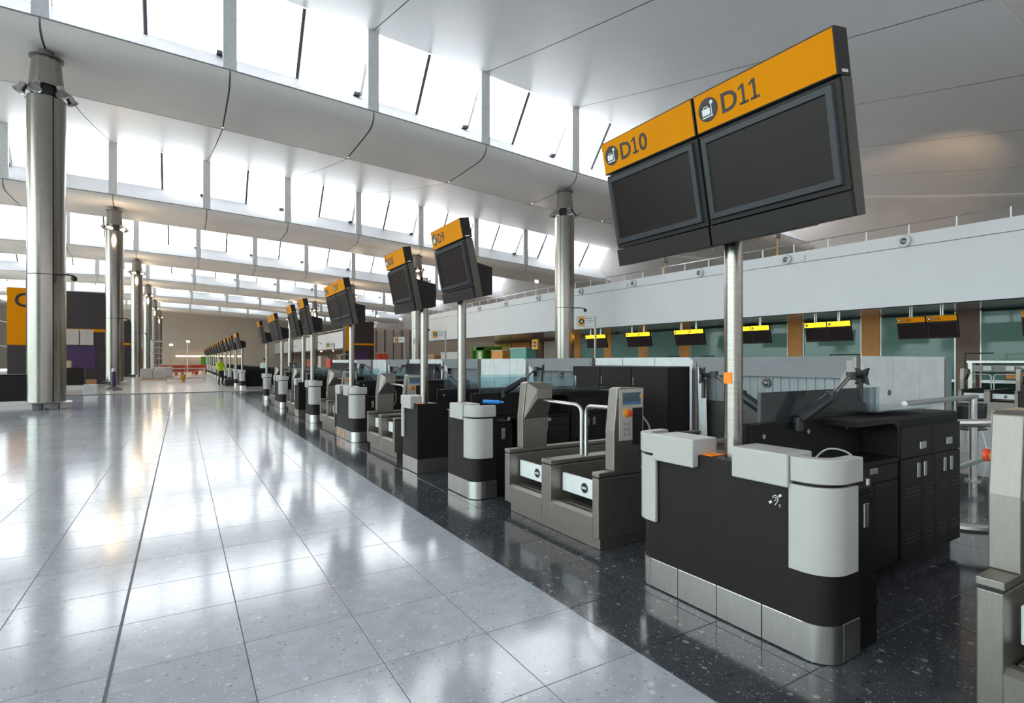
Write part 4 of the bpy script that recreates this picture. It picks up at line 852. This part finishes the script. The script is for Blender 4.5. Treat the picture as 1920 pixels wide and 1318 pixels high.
MB().tube(bend([(5.52, 2.06, .17), (5.62, 1.80, .17), (5.95, 1.62, .19), (6.3, 1.62, .2)], .14), .04, 10).build('rail', 'steel_pale', t, smooth=True); MB().tube([(6.25, 1.62, 0), (6.25, 1.62, .2)], .03, 10).build('stand', 'steel_pale', t)
def chair(x, y, rz, label):
    t = empty('chair', (x, y, 0), label, 'chair'); t.rotation_euler = (0, 0, 0); R = Matrix.Translation((x, y, 0)) @ Matrix.Rotation(rz, 4, 'Z')
    m = MB(); m.M = R; m.grid(lambda a, b: (-.21+.42*a, -.2+.42*b, .45-.03*math.sin(math.pi*a)), 6, 6); o = m.build('seat', 'black_plastic', t, smooth=True); o.modifiers.new('thick', 'SOLIDIFY').thickness = .015
    m = MB(); m.M = R; m.grid(lambda a, b: (-.20+.40*a, .20+.05*b+.05*math.sin(math.pi*a), .47+.40*b), 6, 6); o = m.build('backrest', 'black_plastic', t, smooth=True); o.modifiers.new('thick', 'SOLIDIFY').thickness = .015
    for a in (-.19, .19):
        for b in (-.18, .2):
            m = MB(); m.M = R; m.tube([(a*.8, b*.8, .43), (a*1.15, b*1.2, 0)], .011, 8); m.build('leg', 'steel_pale', t, smooth=True)
chair(11.35, 3.85, 2.2, 'black plastic chair with chrome legs behind the handrail')
t = empty('cafe_table', (11.9, 3.15, 0), 'pale wooden table on a steel column leg at the right edge', 'table')
B(11.4, 12.6, 2.75, 3.55, .72, .75).build('top', 'wood_pale', t, bevel=.005); MB().lathe([(.05, .02), (.05, .72)], 14, (12.0, 3.15, 0)).build('leg', 'steel_pale', t, smooth=True); MB().lathe([(.28, 0), (.26, .02), (.05, .03)], 20, (12.0, 3.15, 0)).build('foot', 'steel_pale', t, smooth=True)
# ================================================================== PEOPLE
def person(x, y, rz, label, top_mat, H=1.78):
    k = H/1.78
    J = {'pel': (0, 0, .95), 'sp': (0, .01, 1.12), 'ch': (0, .02, 1.32), 'nk': (0, .02, 1.47), 'nk2': (0, 0, 1.54), 'hd': (0, -.01, 1.64), 'top': (0, 0, 1.74)}
    E = [('pel', 'sp'), ('sp', 'ch'), ('ch', 'nk'), ('nk', 'nk2'), ('nk2', 'hd'), ('hd', 'top')]
    Rr = {'pel': (.155, .12), 'sp': (.15, .11), 'ch': (.175, .12), 'nk': (.075, .07), 'nk2': (.055, .06), 'hd': (.078, .095), 'top': (.055, .07)}
    for s, n in ((-1, 'l'), (1, 'r')):
        J.update({'sh'+n: (s*.19, .02, 1.41), 'el'+n: (s*.25, .06, 1.13), 'wr'+n: (s*.22, -.12, .93), 'pa'+n: (s*.21, -.17, .87), 'hip'+n: (s*.095, 0, .88), 'kn'+n: (s*.10+s*.01, -.03, .50), 'an'+n: (s*.11, .03, .09), 'to'+n: (s*.13, -.15, .04)})
        E += [('ch', 'sh'+n), ('sh'+n, 'el'+n), ('el'+n, 'wr'+n), ('wr'+n, 'pa'+n), ('pel', 'hip'+n), ('hip'+n, 'kn'+n), ('kn'+n, 'an'+n), ('an'+n, 'to'+n)]
        Rr.update({'sh'+n: (.07, .07), 'el'+n: (.05, .05), 'wr'+n: (.03, .03), 'pa'+n: (.038, .02), 'hip'+n: (.10, .10), 'kn'+n: (.065, .065), 'an'+n: (.045, .05), 'to'+n: (.045, .035)})
        for f, (dx, dz) in enumerate(((-.028, -.085), (-.010, -.095), (.010, -.09), (.027, -.075))):
            J['f%s%d' % (n, f)] = (s*.21+dx*.6, -.175, .85+dz*.55); J['g%s%d' % (n, f)] = (s*.21+dx*.7, -.165, .85+dz)
            E += [('pa'+n, 'f%s%d' % (n, f)), ('f%s%d' % (n, f), 'g%s%d' % (n, f))]; Rr['f%s%d' % (n, f)] = (.010, .010); Rr['g%s%d' % (n, f)] = (.008, .008)
        J['th'+n] = (s*.17, -.19, .86); E.append(('pa'+n, 'th'+n)); Rr['th'+n] = (.011, .011)
    ks = list(J); me = bpy.data.meshes.new('body'); me.from_pydata([Vector(J[a])*k for a in ks], [(ks.index(a), ks.index(b)) for a, b in E], [])
    o = bpy.data.objects.new('body', me); COL.objects.link(o); md = o.modifiers.new('skin', 'SKIN'); 
    if not me.skin_vertices: me.skin_vertices.new() if hasattr(me.skin_vertices, 'new') else None
    sv = me.skin_vertices[0].data
    for i, a in enumerate(ks): sv[i].radius = Rr[a]; sv[i].use_root = (a == 'pel')
    o.modifiers.new('sub', 'SUBSURF').levels = 2
    m2 = bpy.data.meshes.new_from_object(o.evaluated_get(bpy.context.evaluated_depsgraph_get())); bpy.data.objects.remove(o)
    m2.materials.clear()
    for nm in ('skin', top_mat, 'trousers', 'black_plastic'): m2.materials.append(MATS[nm])
    for p in m2.polygons:
        c = p.center/k; p.use_smooth = True
        p.material_index = 3 if c.z < .085 else (0 if c.z > 1.47 or (abs(c.x) > .15 and c.z < .95 and c.y < -.05) else (1 if c.z > .92 else 2))
    t = empty('person', (x, y, .012), label, 'person'); t.rotation_euler = (0, 0, rz)
    b = bpy.data.objects.new('body', m2); COL.objects.link(b); b.parent = t
    def loc(m, nm, mt):
        me3 = bpy.data.meshes.new(nm); me3.from_pydata([tuple(v*k) for v in m.v], [], m.f); me3.materials.append(MATS[mt]); me3.polygons.foreach_set('use_smooth', [True]*len(me3.polygons))
        q = bpy.data.objects.new(nm, me3); COL.objects.link(q); q.parent = t
    loc(MB().lathe([(.086, 1.66), (.092, 1.71), (.075, 1.765), (.001, 1.785)], 14, (0, .012, 0), cap=False), 'hair', 'hair')
    loc(MB().lathe([(.001, -.018), (.013, 0), (.001, .018)], 6, (0, -.108, 1.635), cap=False), 'nose', 'skin')
    for s in (-1, 1):
        loc(MB().lathe([(.001, -.008), (.01, 0), (.001, .008)], 6, (s*.032, -.088, 1.655), cap=False), 'eye', 'hair'); loc(MB().lathe([(.001, -.03), (.014, 0), (.001, .03)], 6, (s*.085, .0, 1.64), cap=False), 'ear', 'skin')
    loc(MB().box(-.025, .025, -.098, -.085, 1.592, 1.6), 'mouth', 'red')
    return t
person(2.15, 39.3, .5, 'person in a yellow high-visibility jacket and dark trousers standing by the far desks', 'hivis', 1.80)
person(4.4, 37.0, -.6, 'person in a pale shirt standing behind the first desk of the far island', 'shirt', 1.74)
t = empty('bag', (2.55, 38.4, .012), 'black bag on the floor beside the person in yellow', 'bag'); B(2.3, 2.8, 38.2, 38.5, .012, .42).build('body', 'black_plastic', t, bevel=.06); MB().tube([(2.55+.14*math.cos(a), 38.35, .42+.12*math.sin(a)) for a in [math.pi*i/8 for i in range(9)]], .014, 6).build('handle', 'black_plastic', t)
